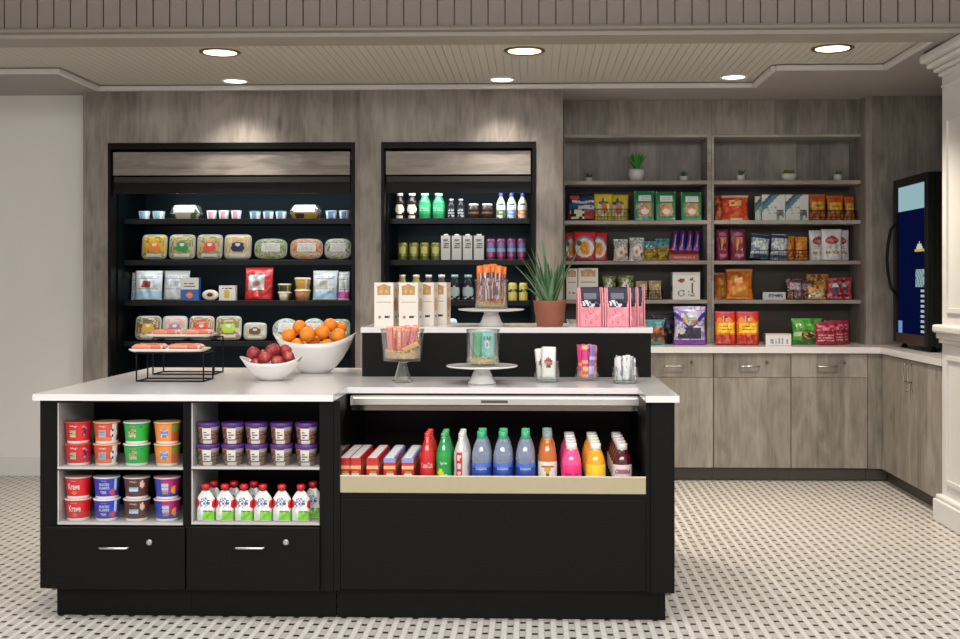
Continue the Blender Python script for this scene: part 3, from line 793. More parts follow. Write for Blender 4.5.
for a, c, pal, dot, lb in ((132.5, 158.5, [LEAF, P((150, 80, 56)), CR2], YEL, 'square clear tub with a yellow middle, leftmost on the fourth shelf'),
                           (159.5, 185, [LGR, CR2, PNK], P((170, 110, 150)), 'square clear tub with a mauve middle on the fourth shelf'),
                           (186.5, 212, [P((170, 70, 56)), CR2, P((140, 100, 70))], P((220, 70, 50)), 'square clear tub of red fruit on the fourth shelf'),
                           (213.5, 239.5, [CR2, LEAF2, P((160, 90, 60))], LIME, 'square clear tub with a lime green middle on the fourth shelf')):
    tilt_tub(a, c, .172, 6, pal, dot, lb, z)
tilt_tub(241.5, 265, .125, 5, [LGR, CR2], BRN, 'small square clear tub with a brown middle on the fourth shelf', z)
tilt_tub(270.5, 298, .155, 2, [LGR, P((150, 170, 180)), P((120, 140, 100))], None, 'round clear salad bowl left of another behind the oranges', z, white=True)
tilt_tub(299.5, 325, .155, 2, [LGR, P((120, 130, 140)), CR2], None, 'round clear salad bowl in the middle behind the oranges', z, white=True)
tilt_tub(327, 349, .150, 4, [LGR, P((110, 150, 150)), P((130, 150, 110))], None, 'squarish clear salad tub at the right end of the fourth shelf', z, white=True)
# third shelf: sandwich packs and others
z = SHZ[2]
def pack(x0, x1, h, d, paint, mat, label, cat='packet', kind='pouch', name='food_pouch', group=GC, rx=-.12, dy=.02, Z=None, Y=Y1, seed=0, rz=0):
    X, w = span(x0, x1, Y)
    o = bag(name, w, h, d, paint, mat, kind, seed=seed)
    put(o, X, Y+d/2+dy, (z if Z is None else Z)+.002, rx, rz); return tag(o, label, cat, group)
def pale(sq, bot):
    def f(u, v):
        if rect(u, v, .30, .62, .42, .66): return sq
        if v < .30 and v > .06: return bot
        if v > .86: return LGR
        if lines(u, v, .1, .9, (.36, .72, .78), .012): return P((120, 140, 160))
        return pick(u, v, [WH, P((196, 208, 214)), WH], 5, 2)
    return f
PB = P((205, 222, 232))
pack(131.5, 159.5, .212, .075, pale(P((140, 60, 60)), SKY), PB, 'pale blue and white pouch with a maroon square, leftmost on the third shelf', seed=1)
pack(158, 184.5, .212, .075, pale(LGR, WH), PB, 'pale blue and white pouch next to the blue box', seed=2, dy=.075)
pack(311, 336.5, .212, .075, pale(LGR, SKY), PB, 'pale blue and white pouch at the right of the third shelf', seed=3)
pack(337, 348.5, .205, .05, pale(LGR, P((190, 70, 160))), PB, 'pale pouch with a magenta strip at the right end of the third shelf', seed=4)
o = pack(123.5, 130.5, .20, .04, pale(LGR, SKY), PB, 'narrow pale pouch against the left side wall of the wide case', seed=5, dy=.10)
o.location.x = oL0+.036+.031
def bluebox(u, v):
    if v > .5: return INK if lines(u, v, .2, .8, (.62, .75), .02) else WH
    return ORG if ell(u, v, .5, .25, .2, .12) else BLU
X, w = span(180.5, 198.5, Y1); o = carton('food_box', w, .06, .165, bluebox, lambda u, v: BLU, BLU); put(o, X, Y1+.032, z+.001); tag(o, 'small blue and white box on the third shelf', 'box', GC)
X, w = span(200.5, 217, Y1); o = puck('dip_cup', w, .075, .05, 2, lambda u, v: INK if ell(u, v, .5, .5, .16, .16) else (TAN if ell(u, v, .5, .5, .27, .27) else WH), WH); put(o, X, Y1+.05, z+.002, -.1); tag(o, 'round white pot with dark centre on the third shelf', 'pot', GC)
X, w = span(218, 234.5, Y1); o = carton('food_box', w, .05, .110, lambda u, v: GOLD if rect(u, v, .3, .65, .2, .7) else (INK if lines(u, v, .2, .8, (.8,), .03) else WH), lambda u, v: CRM, WH); put(o, X, Y1+.05, z+.001); tag(o, 'small white box with gold panel on the third shelf', 'box', GC)
def redbag(u, v):
    if rect(u, v, .16, .72, .30, .76): return (LGR if rnd(u, v, 12) > .35 else SIL) if not ell(u, v, .42, .5, .14, .10) else P((170, 110, 120))
    if rect(u, v, .16, .72, .26, .80): return P((110, 16, 22))
    return RED
pack(242.5, 271, .236, .08, redbag, RED, 'big red bag with silver panel on the third shelf', seed=6)
for lb, x0, x1, base, hh, pal in (('small green and tan pot, lower of a stack of two', 276, 290, 0, .067, [LEAF, TAN, CRM]), ('small green and tan pot, upper of a stack of two', 276, 290, .0685, .055, [LEAF2, TAN, DKG]),
                             ('clear pot of tan food, lower of two stacked near the red bag', 292.5, 309, 0, .083, [TAN, GOLD, P((200, 130, 100))]), ('clear pot of tan food, upper of two stacked near the red bag', 292.5, 309, .0845, .083, [TAN, CRM, GOLD])):
    X, w = span(x0, x1, Y1); r = w/2
    t = thing('snack_pot', lb+', third shelf', 'pot', (X, Y1+r+.012, z+base+.0005), group='stacked snack pots on the third shelf')
    MB().lathe([(r*.80, 0), (r*.94, hh*.80), (r*.93, hh*.81)], pal[0], 24, paint=lambda u, v: pick(u, v, pal, 16, 5)).build('cup', t)
    MB().lathe([(r*.96, hh*.82), (r, hh*.84), (r, hh*.92), (r*.85, hh)], CRM, 24).build('lid', t)
# two white dials on the wide case canopy
for i, (px, py) in enumerate(((125, 188), (341, 188))): pass

# ------------------------------------------------------------------ drinks in the narrow chilled case
GD = 'drinks in the narrow chilled case'
Y2 = 8.085
def drink(x0, x1, h, z, label, prof, body, cap, lab, labz, capr=.45, capz=(.9, 1.0), cat='drink', name='drink_bottle', paint=None, words=None):
    X, w = span(x0, x1, Y2); r = w/2*.96
    return bottle(name, label, cat, (X, Y2+r+.004, z+.0005), GD, prof, r, h, body, cap, paint, lab, capz, capr, labz, words, 20)
PRW = [(.80, 0), (.97, .02), (1, .06), (1, .62), (.92, .70), (.70, .78), (.60, .83), (.58, .90)]     # wide mouth
z = SHZ[0]
for i, (a, c) in enumerate(((394, 404.5), (406, 417))):
    drink(a, c, .187, z, 'dark brown tea bottle with cream label, %s from the left on the top shelf' % ORD[i], PRW, DKB, LGR, (DKB, lambda u, v: CRM if ell(u, v, .5, .62, .17, .3) or rect(u, v, .38, .62, .04, .16) else None), (.03, .62), .62)
for i, (a, c) in enumerate(((418, 430.5), (432, 444.5))):
    drink(a, c, .187, z, 'green juice bottle, %s of two beside the brown tea bottles' % ('left' if i == 0 else 'right'), PRW, P((30, 140, 80)), LGR, (P((46, 160, 100)), lambda u, v: P((150, 210, 160)) if lines(u, v, .35, .65, (.35, .55, .75), .05) else None), (.2, .62), .62)
for i, (a, c) in enumerate(((447, 455), (456.5, 464.5))):
    drink(a, c, .146, z, 'slim dark bottle with grey label, %s of two on the top shelf' % ('left' if i == 0 else 'right'), PRW, P((28, 22, 28)), P((150, 130, 130)), (INK, lambda u, v: LGR if lines(u, v, .36, .64, (.2, .45, .7), .09) else None), (.05, .62), .62)
for i, (a, c) in enumerate(((467.5, 479), (481, 493))):
    drink(a, c, .112, z, 'short dark jar with silver lid, %s of two on the top shelf' % ('left' if i == 0 else 'right'), [(.85, 0), (1, .04), (1, .70), (.85, .82), (.8, .88)], P((60, 26, 16)), LGR, (DKB, lambda u, v: P((130, 80, 60)) if lines(u, v, .3, .7, (.6,), .15) else None), (.2, .6), .86, (.86, 1.0))
for i, (a, c, m, k) in enumerate(((496, 505.5, LEAF2, 'green'), (506.5, 516.5, P((110, 150, 210)), 'blue'), (517.5, 527.5, ORG, 'orange'))):
    drink(a, c, .187, z, 'clear juice bottle with blue cap and %s label, top shelf of the narrow case' % k, PRJ, P((196, 196, 120)), P((40, 50, 170)), (WH, lambda u, v, m=m: m if v < .5 and abs(u-.5) < .2 and rnd(u, v, 9) > .2 else (NAVY if rect(u, v, .4, .6, .75, .86) else None)), (.04, .66), .44, (.86, 1.0))
z = SHZ[1]
OLV = M((150, 150, 60), .3, .5)
for i, (a, c) in enumerate(((397, 407.5), (408, 418.5), (419, 429), (430, 440.5))):
    drink(a, c, .127, z, 'olive green drink can, %s from the left of four on the second shelf' % ORD[i], PRC, OLV, None, (OLV, lambda u, v: P((208, 205, 140)) if rect(u, v, .40, .60, .35, .9) else (P((90, 96, 30)) if v < .25 else None)), (.1, .85), name='drink_can')
for i, (a, c) in enumerate(((440.7, 450.3), (451.5, 461.5), (462.5, 472.3), (473.5, 484))):
    X, w = span(a, c, Y2)
    t = thing('water_carton', 'tall white water carton, %s from the left of four on the second shelf' % ORD[i], 'drink', (X, Y2+w/2+.01, z+.0005), group=GD)
    carton('carton', w*.96, w*.96, .176, lambda u, v: INK if (lines(u, v, .2, .85, (.52, .60, .68, .76, .82), .022)) else WH, lambda u, v: LGR, WH, t, 14, 40)
    MB().lathe([(w*.24, .1765), (w*.24, .186), (w*.2, .188)], WH, 14).build('cap', t)
CANP = M((168, 92, 140), .3, .4)
for i, (a, c) in enumerate(((486, 495.5), (496.2, 505.5), (506.8, 516), (517, 526.5))):
    drink(a, c, .153, z, 'purple and blue drink can, %s from the left of four on the second shelf' % ORD[i], PRC, CANP, None, (CANP, lambda u, v: SKY if .35 < v < .62 else (P((120, 140, 210)) if rect(u, v, .4, .6, .6, .9) else (MAR if v < .12 else None))), (.1, .88), name='drink_can')
z = SHZ[2]
for i, (a, c) in enumerate(((396.5, 407), (410.5, 421), (423, 433.5), (436, 446.5))):
    k = i < 2
    drink(a, c, .187, z, '%s bottle behind the white cookie cartons, %s from the left' % ('pale yellow' if k else 'dark', ORD[i]), PRW, P((150, 140, 70)) if k else P((60, 40, 36)), P((210, 205, 170)) if k else P((215, 205, 205)), (CRM, None), (.1, .5), .62)
for i, (a, c) in enumerate(((448.5, 460), (461.5, 474))):
    drink(a, c, .187, z, 'dark bottle with round grey label and teal cap, %s of two' % ('left' if i == 0 else 'right'), PRW, P((30, 22, 34)), P((130, 175, 165)), (P((30, 22, 34)), lambda u, v: P((150, 165, 170)) if ell(u, v, .5, .5, .19, .36) else (LGR if v < .1 and rnd(u, v, 30) > .5 else None)), (.08, .64), .62)
for i, (a, c) in enumerate(((508, 517.3), (518.7, 528))):
    drink(a, c, .130, z, 'yellow drink can with black band, %s of two behind the potted aloe' % ('left' if i == 0 else 'right'), PRC, P((205, 195, 105)), None, (P((205, 195, 105)), lambda u, v: INK if .45 < v < .70 and rnd(u, v, 22) > .25 else None), (.1, .88), name='drink_can')
z = SHZ[3]
for i, (a, c, hh, lid) in enumerate(((447, 457, .165, P((190, 220, 222))), (458.5, 468.5, .13, LGR), (469.5, 478.5, .13, LGR), (507, 517, .13, CRM), (518.5, 528, .13, CRM))):
    X, w = span(a, c, Y2); r = w/2
    lb = ['pale blue lidded cup peeping over the raised shelf', 'grey lidded cup left of the upper cake stand foot', 'grey lidded cup touching the upper cake stand foot in view', 'cream lidded cup, left of two by the aloe pot', 'cream lidded cup, right of two by the aloe pot'][i]
    t = thing('lidded_cup', lb, 'cup', (X, Y2+r+.01, z+.0005), group='lidded cups on the fourth shelf of the narrow case')
    MB().lathe([(r*.75, 0), (r*.93, hh*.78), (r*.9, hh*.79)], WH, 22).build('cup', t)
    MB().lathe([(r*.97, hh*.80), (r, hh*.82), (r*.97, hh*.88), (r*.7, hh*.97), (r*.3, hh)], lid, 22).build('lid', t)
# ------------------------------------------------------------------ bookcase goods
YP = 8.375
GB = 'snacks in the left bookcase'; GR = 'snacks in the right bookcase'
POT = M((205, 202, 200), .35, coat=.2); SOIL = M((52, 40, 30), .9); SUC = M((92, 122, 56), .5, var=.25, scale=60); SUCB = M((52, 128, 44), .45, var=.2, scale=60); SUCD = M((66, 92, 56), .5, var=.25, scale=60)
def leaf(b, base, ang, out, ht, wd, mat, th=.35, n=7, curl=.25):
    """one fleshy pointed leaf"""
    rings = []
    for j in range(n+1):
        s = j/n
        r = out*(s+curl*s*s)/(1+curl); z = ht*(s-.12*s*s)/.88
        ww = wd*max(.04, (1-s)**.75*(1+.5*s))
        c = (base[0]+r*cos(ang), base[1]+r*sin(ang), base[2]+z)
        tx, ty = -sin(ang), cos(ang)
        ring = []
        for q in range(8):
            a = 2*pi*q/8
            k = ww*cos(a); m_ = ww*th*sin(a)+(ww*th*.6*cos(a)**2)
            ring.append((c[0]+tx*k-cos(ang)*m_*.8, c[1]+ty*k-sin(ang)*m_*.8, c[2]+m_*.5*out/max(ht, out)))
        rings.append(ring)
    b.loft(rings, mat)
def plant(px0, px1, pyt, pyp, z, leaves, label, mat, oval=1.0, seed=1, flat=False):
    """pyt top of leaves, pyp rim of pot; base on the shelf"""
    X, w = span(px0, px1, YP+.06); hp = (pyp[1]-pyp[0])*ZC(X, YP)/FPX; hl = (pyp[0]-pyt)*ZC(X, YP)/FPX
    r = w/2; t = thing('potted_succulent', label, 'potted plant', (X, YP+.08, z+.0005), group='small potted plants on the top shelves')
    MB().lathe([(r*.72, 0), (r*.95, hp*.45), (r, hp*.75), (r*.93, hp), (r*.84, hp), (r*.84, hp*.88)], POT, 28, sy=oval).build('pot', t)
    MB().lathe([(r*.80, hp*.86), (r*.83, hp*.875)], SOIL, 20, sy=oval).build('soil', t)
    rs = random.Random(seed); b = MB()
    nl = leaves
    for i in range(nl):
        a = 2*pi*i/nl*2.4+rs.random()*.5; k = rs.random()
        bx = r*.5*(rs.random()-.5)*(2.0 if flat else 1)
        leaf(b, (bx, r*.3*oval*(rs.random()-.5), hp*.87), a, r*(.5+1.2*k) if not flat else r*.5*k+.005, (hl*1.2+hp*.13)*(1.04-.25*k), r*(.24 if not flat else .26), mat)
    b.build('leaves', t)
z = BZ[0]
plant(585, 592.5, 171, (175.5, 180), z, 11, 'tiny dark succulent in a white pot, left of the tall green succulent', SUCD, seed=1)
plant(628.5, 644.5, 153.5, (168, 180.5), z, 34, 'large spiky green succulent in a round white pot', SUCB, seed=2)
plant(679.5, 688.5, 169.5, (174.5, 180), z, 11, 'tiny dark succulent in a white pot, right of the tall green succulent', SUCD, seed=3)
plant(736.5, 745.5, 168.5, (173.5, 180), z, 12, 'small yellow-green succulent in a white pot beside the oval planter', SUC, seed=4)
plant(782, 797.5, 168, (171.5, 179.5), z, 22, 'low oval white planter of succulents', SUC, .6, seed=5, flat=True)
plant(834, 843, 168.5, (172.5, 179.5), z, 12, 'small green succulent in a white pot nearest the right side panel', SUC, seed=6)

def pk(x0, x1, yt, yb, d, paint, mat, label, Z, kind='pouch', name='snack_bag', cat='bag', group=GB, rx=-.10, dy=.01, Y=YP, seed=0, rz=0):
    X, w = span(x0, x1, Y); h = (yb-yt)*ZC(X, Y)/FPX
    o = bag(name, w, h, d, paint, mat, kind, seed=seed)
    put(o, X, Y+d/2+dy, Z+.001, rx, rz); return tag(o, label, cat, group)
def bx(x0, x1, yt, yb, d, front, side, mat, label, Z, name='snack_box', cat='box', group=GB, dy=.01, Y=YP, rz=0, rx=0):
    X, w = span(x0, x1, Y); h = (yb-yt)*ZC(X, Y)/FPX
    o = carton(name, w, d, h, front, side, mat); put(o, X, Y+d/2+dy, Z+.0008, rx, rz); return tag(o, label, cat, group)
GRNB = P((24, 120, 74)); WIRE = M((26, 26, 28), .4, .5)
# second shelf
z = BZ[1]
def f(u, v):
    if rect(u, v, .06, .40, .76, .92): return P((200, 70, 80))
    if v > .5 and abs(v-.66-.03*sin(u*9)) < .05 and .15 < u: return P((200, 212, 225))
    if .38 < v < .52 and u > .35 and rnd(u, v, 14) > .3: return P((190, 205, 220))
    if v < .36: return (CRM if rnd(u, v, 10, 3) > .35 else INK) if u < .56 and u > .08 else P((165, 60, 60))
    return P((50, 84, 120)) if .36 < v < .62 else P((28, 38, 74))
pk(568, 596.5, 193, 220.5, .07, f, NAVY, 'navy pouch with a red and cream lower half on the second shelf', z, seed=11, rx=-.2)
def f(u, v):
    if ell(u, v, .55, .46, .17, .22): return P((214, 120, 40))
    if ell(u, v, .5, .66, .28, .07) or rect(u, v, .42, .54, .62, .86): return P((50, 84, 110))
    if ell(u, v, .48, .42, .36, .28): return WH
    if lines(u, v, .2, .8, (.08, .14), .02): return P((180, 150, 60))
    return P((216, 190, 30))
pk(594.5, 613, 192, 219, .055, f, YEL, 'yellow bag with an orange fruit, left of two in a wire basket', z, seed=12, dy=.02)
pk(607.5, 630, 192, 219, .055, f, YEL, 'yellow bag with an orange fruit, right of two in a wire basket', z, seed=13, dy=.088, rx=-.06)
X, w = span(596, 629.5, YP); wire('wire_basket', 'black wire basket holding two yellow bags', w+.02, .17, .085, (X, YP+.098, z), WIRE, 11)
def f(u, v):
    if rect(u, v, .20, .82, .64, .84): return P((225, 232, 228))
    if rect(u, v, .22, .82, .14, .60):
        if ell(u, v, .52, .30, .20, .10): return P((232, 214, 196))
        return pick(u, v, [P((190, 140, 84)), P((166, 112, 62)), P((204, 160, 104)), P((150, 96, 52))], 11, 4)
    if v < .06 or u < .05 or u > .95: return P((70, 160, 120))
    if (u < .08 or u > .92) and v > .95: return WH
    return GRNB
for i, (a, c) in enumerate(((634.5, 655), (656, 676.5), (681.5, 702.5))):
    o = pk(a, c, 189.5+.7*i, 219.5, .07, f, GRNB, 'green cookie bag with white label, %s' % ('leftmost of three', 'middle of three', 'rightmost, standing apart from the other two')[i], z, 'gusset', seed=20+i, rx=-.02, name='cookie_bag')
    Xw = AX(c, YP)-AX(a, YP); hh = (219.5-189.5-.7*i)*ZC(0.5, YP)/FPX
    L = text("TATE'S", lambda x, zz: (x+.006, -.041+.002, hh*.755+zz), P((30, 90, 70)), o, Xw*.42, .010)
    text("BAKE SHOP", lambda x, zz: (x+.006, -.041+.002, hh*.69+zz), P((30, 90, 70)), o, Xw*.44, .007)
def chips(base, alt, lab=None, seed=0):
    def f(u, v):
        if v > .94 or v < .05: return alt[0]
        if lab and ell(u, v, .5, .55, .34, .2): return INK if lines(u, v, .3, .7, (.5, .6), .03) else lab
        return pick(u, v, [base]+list(alt), 9, seed)
    return f
OR2 = P((204, 66, 30)); OR3 = P((226, 110, 40))
pk(717, 737, 194, 219.5, .06, chips(P((180, 48, 32)), (OR2, P((205, 150, 90))), None, 1), OR2, 'red snack bag leaning behind another red bag by the divider', z, 'pillow', group=GR, seed=31, dy=.10, rz=.1)
def f(u, v):
    if v > .90: return P((205, 190, 180))
    if rect(u, v, .3, .75, .55, .8) and rnd(u, v, 8) > .45: return P((226, 190, 120))
    if rect(u, v, .35, .8, .0, .10): return P((226, 210, 200))
    return pick(u, v, [P((204, 56, 30)), OR2, OR3], 7, 2)
pk(722, 750, 194.5, 219.5, .07, f, OR2, 'orange-red snack bag with silver top seal, front of the pair by the divider', z, 'pillow', group=GR, seed=32, rz=-.12, dy=.02)
def f(u, v):
    k = u*.9-v+.42
    if v > .35 and -.28 < k < .10: return P((46, 118, 130)) if k > -.12 else P((34, 62, 88))
    if u > .62 and v < .42 and u < .93: return pick(u, v, [P((60, 150, 140)), P((120, 60, 70)), P((190, 205, 200))], 8, 1)
    if lines(u, v, .2, .6, (.30, .42, .5), .02): return P((140, 150, 150))
    return P((205, 210, 205))
for i, (a, c, dy, lb) in enumerate(((757.5, 776, .09, 'white and teal card box, rearmost of the stack left of centre'), (763, 786, .03, 'white and teal card box, front of the stack left of centre'), (786.5, 809.5, .03, 'white and teal card box, standing alone on the right'))):
    bx(a, c, 193.5+(i == 0)*1.0, 219.5, .045, f, lambda u, v: P((205, 210, 205)) if v > .4 else P((60, 130, 130)), LGR, lb, z, group=GR, dy=dy)
def f(u, v):
    if rect(u, v, .15, .85, .42, .72): return P((210, 166, 40)) if not lines(u, v, .25, .75, (.55,), .05) else P((120, 110, 20))
    if v > .72: return P((190, 90, 30)) if rnd(u, v, 7) > .3 else P((205, 50, 50))
    return pick(u, v, [P((180, 104, 40)), P((200, 130, 60)), P((140, 72, 30))], 9, 5)
for i, (a, c) in enumerate(((810, 828.5), (828.5, 846.5), (846.5, 857))):
    pk(a, c, 191.5+i*1.2, 216.5, .055, f, OR3, 'orange and gold bag in a wire basket, %s of three' % ('leftmost', 'middle', 'rightmost')[i], z+.006, 'pillow', group=GR, seed=40+i, dy=.03)
X, w = span(810.5, 857, YP); wire('wire_basket', 'black wire basket holding three orange and gold bags', w, .16, .07, (X, YP+.095, z), WIRE, 9)
# third shelf
z = BZ[2]
def f(u, v):
    if ell(u, v, .52, .40, .22, .24): return P((222, 140, 30)) if rnd(u, v, 9) > .2 else P((235, 180, 60))
    if ell(u, v, .26, .58, .12, .10): return P((60, 120, 50))
    if ell(u, v, .5, .42, .42, .34): return P((226, 222, 216))
    if ell(u, v, .5, .48, .46, .36): return P((110, 130, 170))
    if v < .16: return P((190, 50, 70))
    return P((202, 32, 36))
RP = P((202, 32, 36))
pk(565.5, 577, 232, 260.5, .05, f, RP, 'red pouch with an orange fruit, leftmost against the side panel', z, seed=51, dy=.07)
pk(573.5, 596, 231.5, 260.5, .06, f, RP, 'red pouch with an orange fruit, front of three', z, seed=52, dy=.005)
pk(590, 608.5, 232, 260.5, .05, f, RP, 'red pouch with an orange fruit, rightmost of three', z, seed=53, dy=.075)
def f(u, v):
    if ell(u, v, .5, .36, .10, .10): return P((180, 120, 50))
    if ell(u, v, .5, .38, .28, .26): return P((220, 206, 200))
    if v > .6: return pick(u, v, [P((120, 122, 122)), P((200, 204, 204)), P((150, 152, 150))], 10, 6)
    return pick(u, v, [P((196, 188, 182)), P((214, 200, 192)), P((130, 112, 100))], 9, 7)
pk(613.5, 629, 239, 260, .05, f, SIL, 'clear bag of pale sweets, left of a pair', z, 'pillow', seed=54, rz=.08)
pk(629, 645, 237.5, 260, .05, f, SIL, 'clear bag of pale sweets with a round label, right of a pair', z, 'pillow', seed=55, rz=-.08)
def f(u, v):
    if v > .62: return pick(u, v, [P((40, 100, 130)), P((70, 150, 180)), P((40, 120, 90))], 7, 8)
    return pick(u, v, [P((190, 170, 50)), P((170, 90, 40)), P((90, 110, 40))], 9, 9)
pk(643.5, 658, 240.5, 258.5, .05, f, TEAL, 'small blue and gold packet, left in a wire basket', z+.006, 'pillow', seed=56, dy=.02)
pk(656, 671.5, 237.5, 258.5, .05, f, TEAL, 'small blue and green packet, right in a wire basket', z+.006, 'pillow', seed=57, dy=.05)
X, w = span(642.5, 671, YP); wire('wire_basket', 'gold wire basket holding two small blue packets', w, .12, .065, (X, YP+.068, z), M((150, 130, 50), .4, .5), 7)
# slanted open display box of blue bars
X, w = span(669, 699, YP)
t = thing('display_box', 'red open display box of blue bars tilted towards the front', 'box', (X, YP+.01, z+.0005), group=GB)
b = MB(); b.prism([(0, 0), (.14, 0), (.14, .13), (.136, .13), (.02, .048), (0, .045)], -w/2, w/2, P((120, 26, 34)), 'x'); b.build('box_body', t)
b = MB(); b.surf(lambda u, v: ((u-.5)*w*.94, -.0006, .004+v*.038), 26, 6, P((120, 26, 34)), lambda u, v: P((205, 120, 110)) if lines(u, v, .1, .9, (.55,), .16) else P((146, 30, 38)), False); b.build('print', t, fix=False)
def f(u, v):
    if abs(u-.5) < .10: return P((196, 176, 176)) if .2 < v < .8 else P((170, 40, 50))
    if abs(u-.28) < .07: return P((170, 36, 50))
    return P((34, 46, 160))
for i in range(4):
    o = bag('snack_bar', w*.245, .182, .016, f, BLU, 'pillow', nu=10, nv=16, seed=60+i)
    o.location = (X-w*.30+i*w*.25, YP+.036+.030, z+.076); o.rotation_euler = (-.62, 0, 0); o.rotation_euler = (-.62, .20, 0)
    tag(o, 'blue bar with red and white print, %s from the left in the red display box' % ORD[i], 'snack bar', 'blue bars in the red display box')
# right: purple bags, basket of bags, white pouches
def f(u, v):
    if rect(u, v, .34, .80, .32, .74): return pick(u, v, [P((196, 144, 60)), P((170, 110, 50)), P((112, 30, 70))], 9, 11)
    if ell(u, v, .5, .84, .3, .06) or ell(u, v, .55, .16, .3, .06): return P((176, 96, 140))
    return MAR
pk(716.8, 729.5, 229, 260.5, .06, f, MAR, 'slim maroon bag of nuts, left of a pair by the divider', z, group=GR, seed=61, rx=-.04)
pk(731, 747, 229, 260.5, .06, f, MAR, 'slim maroon bag of nuts, right of a pair by the divider', z, group=GR, seed=62, rx=-.04)
def f(u, v):
    if v > .86: return P((36, 64, 104))
    if rect(u, v, .2, .75, .45, .8): return pick(u, v, [P((206, 214, 218)), P((150, 160, 140)), P((206, 214, 218))], 8, 12)
    if v < .18: return P((70, 96, 120))
    return pick(u, v, [P((196, 206, 216)), P((214, 220, 226)), P((130, 140, 170))], 7, 13)
def f2(u, v):
    return pick(u, v, [P((206, 130, 30)), P((222, 160, 60)), P((190, 96, 20))], 7, 14)
pk(750.5, 771, 234.5, 258.5, .06, f, SIL, 'silver and blue bag, left in the wire basket of four', z+.006, 'pillow', group=GR, seed=63, dy=.03, rz=.12).rotation_euler = (-.1, .10, .12); bpy.data.objects['snack_bag.017'].location.z += .008
pk(771, 788.5, 233.5, 258.5, .06, f, SIL, 'silver and blue bag, second from left in the wire basket of four', z+.006, 'pillow', group=GR, seed=64, dy=.02).rotation_euler = (-.1, .06, -.1)
pk(786.5, 798, 235, 258.5, .05, f2, ORG, 'orange bag, third from left in the wire basket of four', z+.006, 'pillow', group=GR, seed=65, dy=.062)
pk(796.5, 809.5, 236, 258.5, .05, f2, ORG, 'orange bag, right end of the wire basket of four', z+.006, 'pillow', group=GR, seed=66, dy=.02)
X, w = span(755, 808.5, YP); wire('wire_basket', 'black wire basket of silver and orange bags', w, .16, .075, (X, YP+.095, z), WIRE, 11)
def f(u, v):
    if ell(u, v, .5, .64, .32, .13) or rect(u, v, .44, .56, .76, .80): return P((150, 40, 46)) if not ell(u, v, .5, .64, .24, .04) else P((196, 120, 120))
    if ell(u, v, .3, .24, .14, .05) or ell(u, v, .68, .26, .14, .06): return pick(u, v, [P((150, 120, 80)), P((190, 150, 110)), P((110, 90, 70))], 12, 15)
    if lines(u, v, .25, .75, (.40, .45), .012): return P((150, 150, 150))
    return P((214, 212, 212))
for i, (a, c, dy, lb) in enumerate(((812.5, 832, .085, 'left rear'), (822.5, 843.5, .01, 'front'), (835, 853.5, .085, 'right rear'))):
    pk(a, c, 229 if i == 1 else 229.5, 260.5, .06, f, WH, 'white stand-up pouch with a red oval, %s of three' % lb, z, group=GR, seed=67+i, dy=dy, rx=-.03)
# fourth shelf
z = BZ[3]
HOUSE = P((176, 134, 84)); HOUSE2 = P((206, 170, 118))
def cookie_front(u, v):
    if rect(u, v, .14, .86, .72, .90) or (v >= .90 and v < .96 and abs(u-.5) < (.97-v)*6):
        return HOUSE2 if (rect(u, v, .3, .44, .76, .84) or rect(u, v, .56, .7, .76, .84)) else pick(u, v, [HOUSE, P((186, 146, 96))], 12, 3)
    if ell(u, v, .28, .22, .07, .035): return P((190, 70, 60))
    if rect(u, v, .52, .80, .20, .25): return P((120, 110, 108)) if rnd(u, v, 30) > .3 else INK
    if abs(v-.56) < .006 and .1 < u < .9: return P((160, 150, 140))
    return P((222, 216, 206))
def cookie_side(u, v):
    if ell(u, v, .5, .5, .34, .16): return HOUSE
    if ell(u, v, .5, .82, .3, .05): return HOUSE2
    if ell(u, v, .5, .22, .22, .03): return P((110, 100, 96))
    return P((206, 198, 190))
CW = P((222, 216, 206))
bx(566.5, 577.5, 269, 300, .08, cookie_front, cookie_side, CW, 'tall white cookie carton, left of a pair partly behind the aloe leaves', z, 'cookie_carton')
bx(578.3, 598, 268.5, 300, .08, cookie_front, cookie_side, CW, 'tall white cookie carton, right of a pair behind the pink bags', z, 'cookie_carton', dy=.005)
def f(u, v):
    if rect(u, v, .3, .7, .4, .9) and rnd(u, v, 8, 2) > .45: return P((226, 230, 220))
    return pick(u, v, [P((90, 110, 50)), P((130, 150, 70)), P((70, 76, 50)), P((160, 170, 120))], 8, 16)
pk(602.5, 616.5, 276, 298, .06, f, LEAF2, 'green and white packet, left in a wire basket above the pink bags', z+.006, 'pillow', seed=71, dy=.02)
pk(618, 634.5, 275.5, 298, .06, f, LEAF2, 'green and white packet, right in a wire basket above the pink bags', z+.006, 'pillow', seed=72, dy=.02, rz=-.1)
X, w = span(602, 635, YP); wire('wire_basket', 'dark wire basket of green packets above the pink bags', w, .12, .07, (X, YP+.075, z), WIRE, 8)
def f(u, v): return pick(u, v, [P((190, 168, 128)), P((206, 188, 150)), P((150, 124, 86)), P((176, 150, 110))], 9, 17)
pk(636, 648.5, 281.5, 298.5, .05, f, TAN, 'tan packet, left of two in a thin wire basket', z+.006, 'pillow', seed=73, dy=.02)
pk(649, 662.5, 281, 298.5, .05, f, TAN, 'tan packet, right of two in a thin wire basket', z+.006, 'pillow', seed=74, dy=.02)
X, w = span(635, 663.5, YP); wire('wire_basket', 'thin wire basket of tan packets left of the white box', w, .10, .065, (X, YP+.065, z), WIRE, 7)
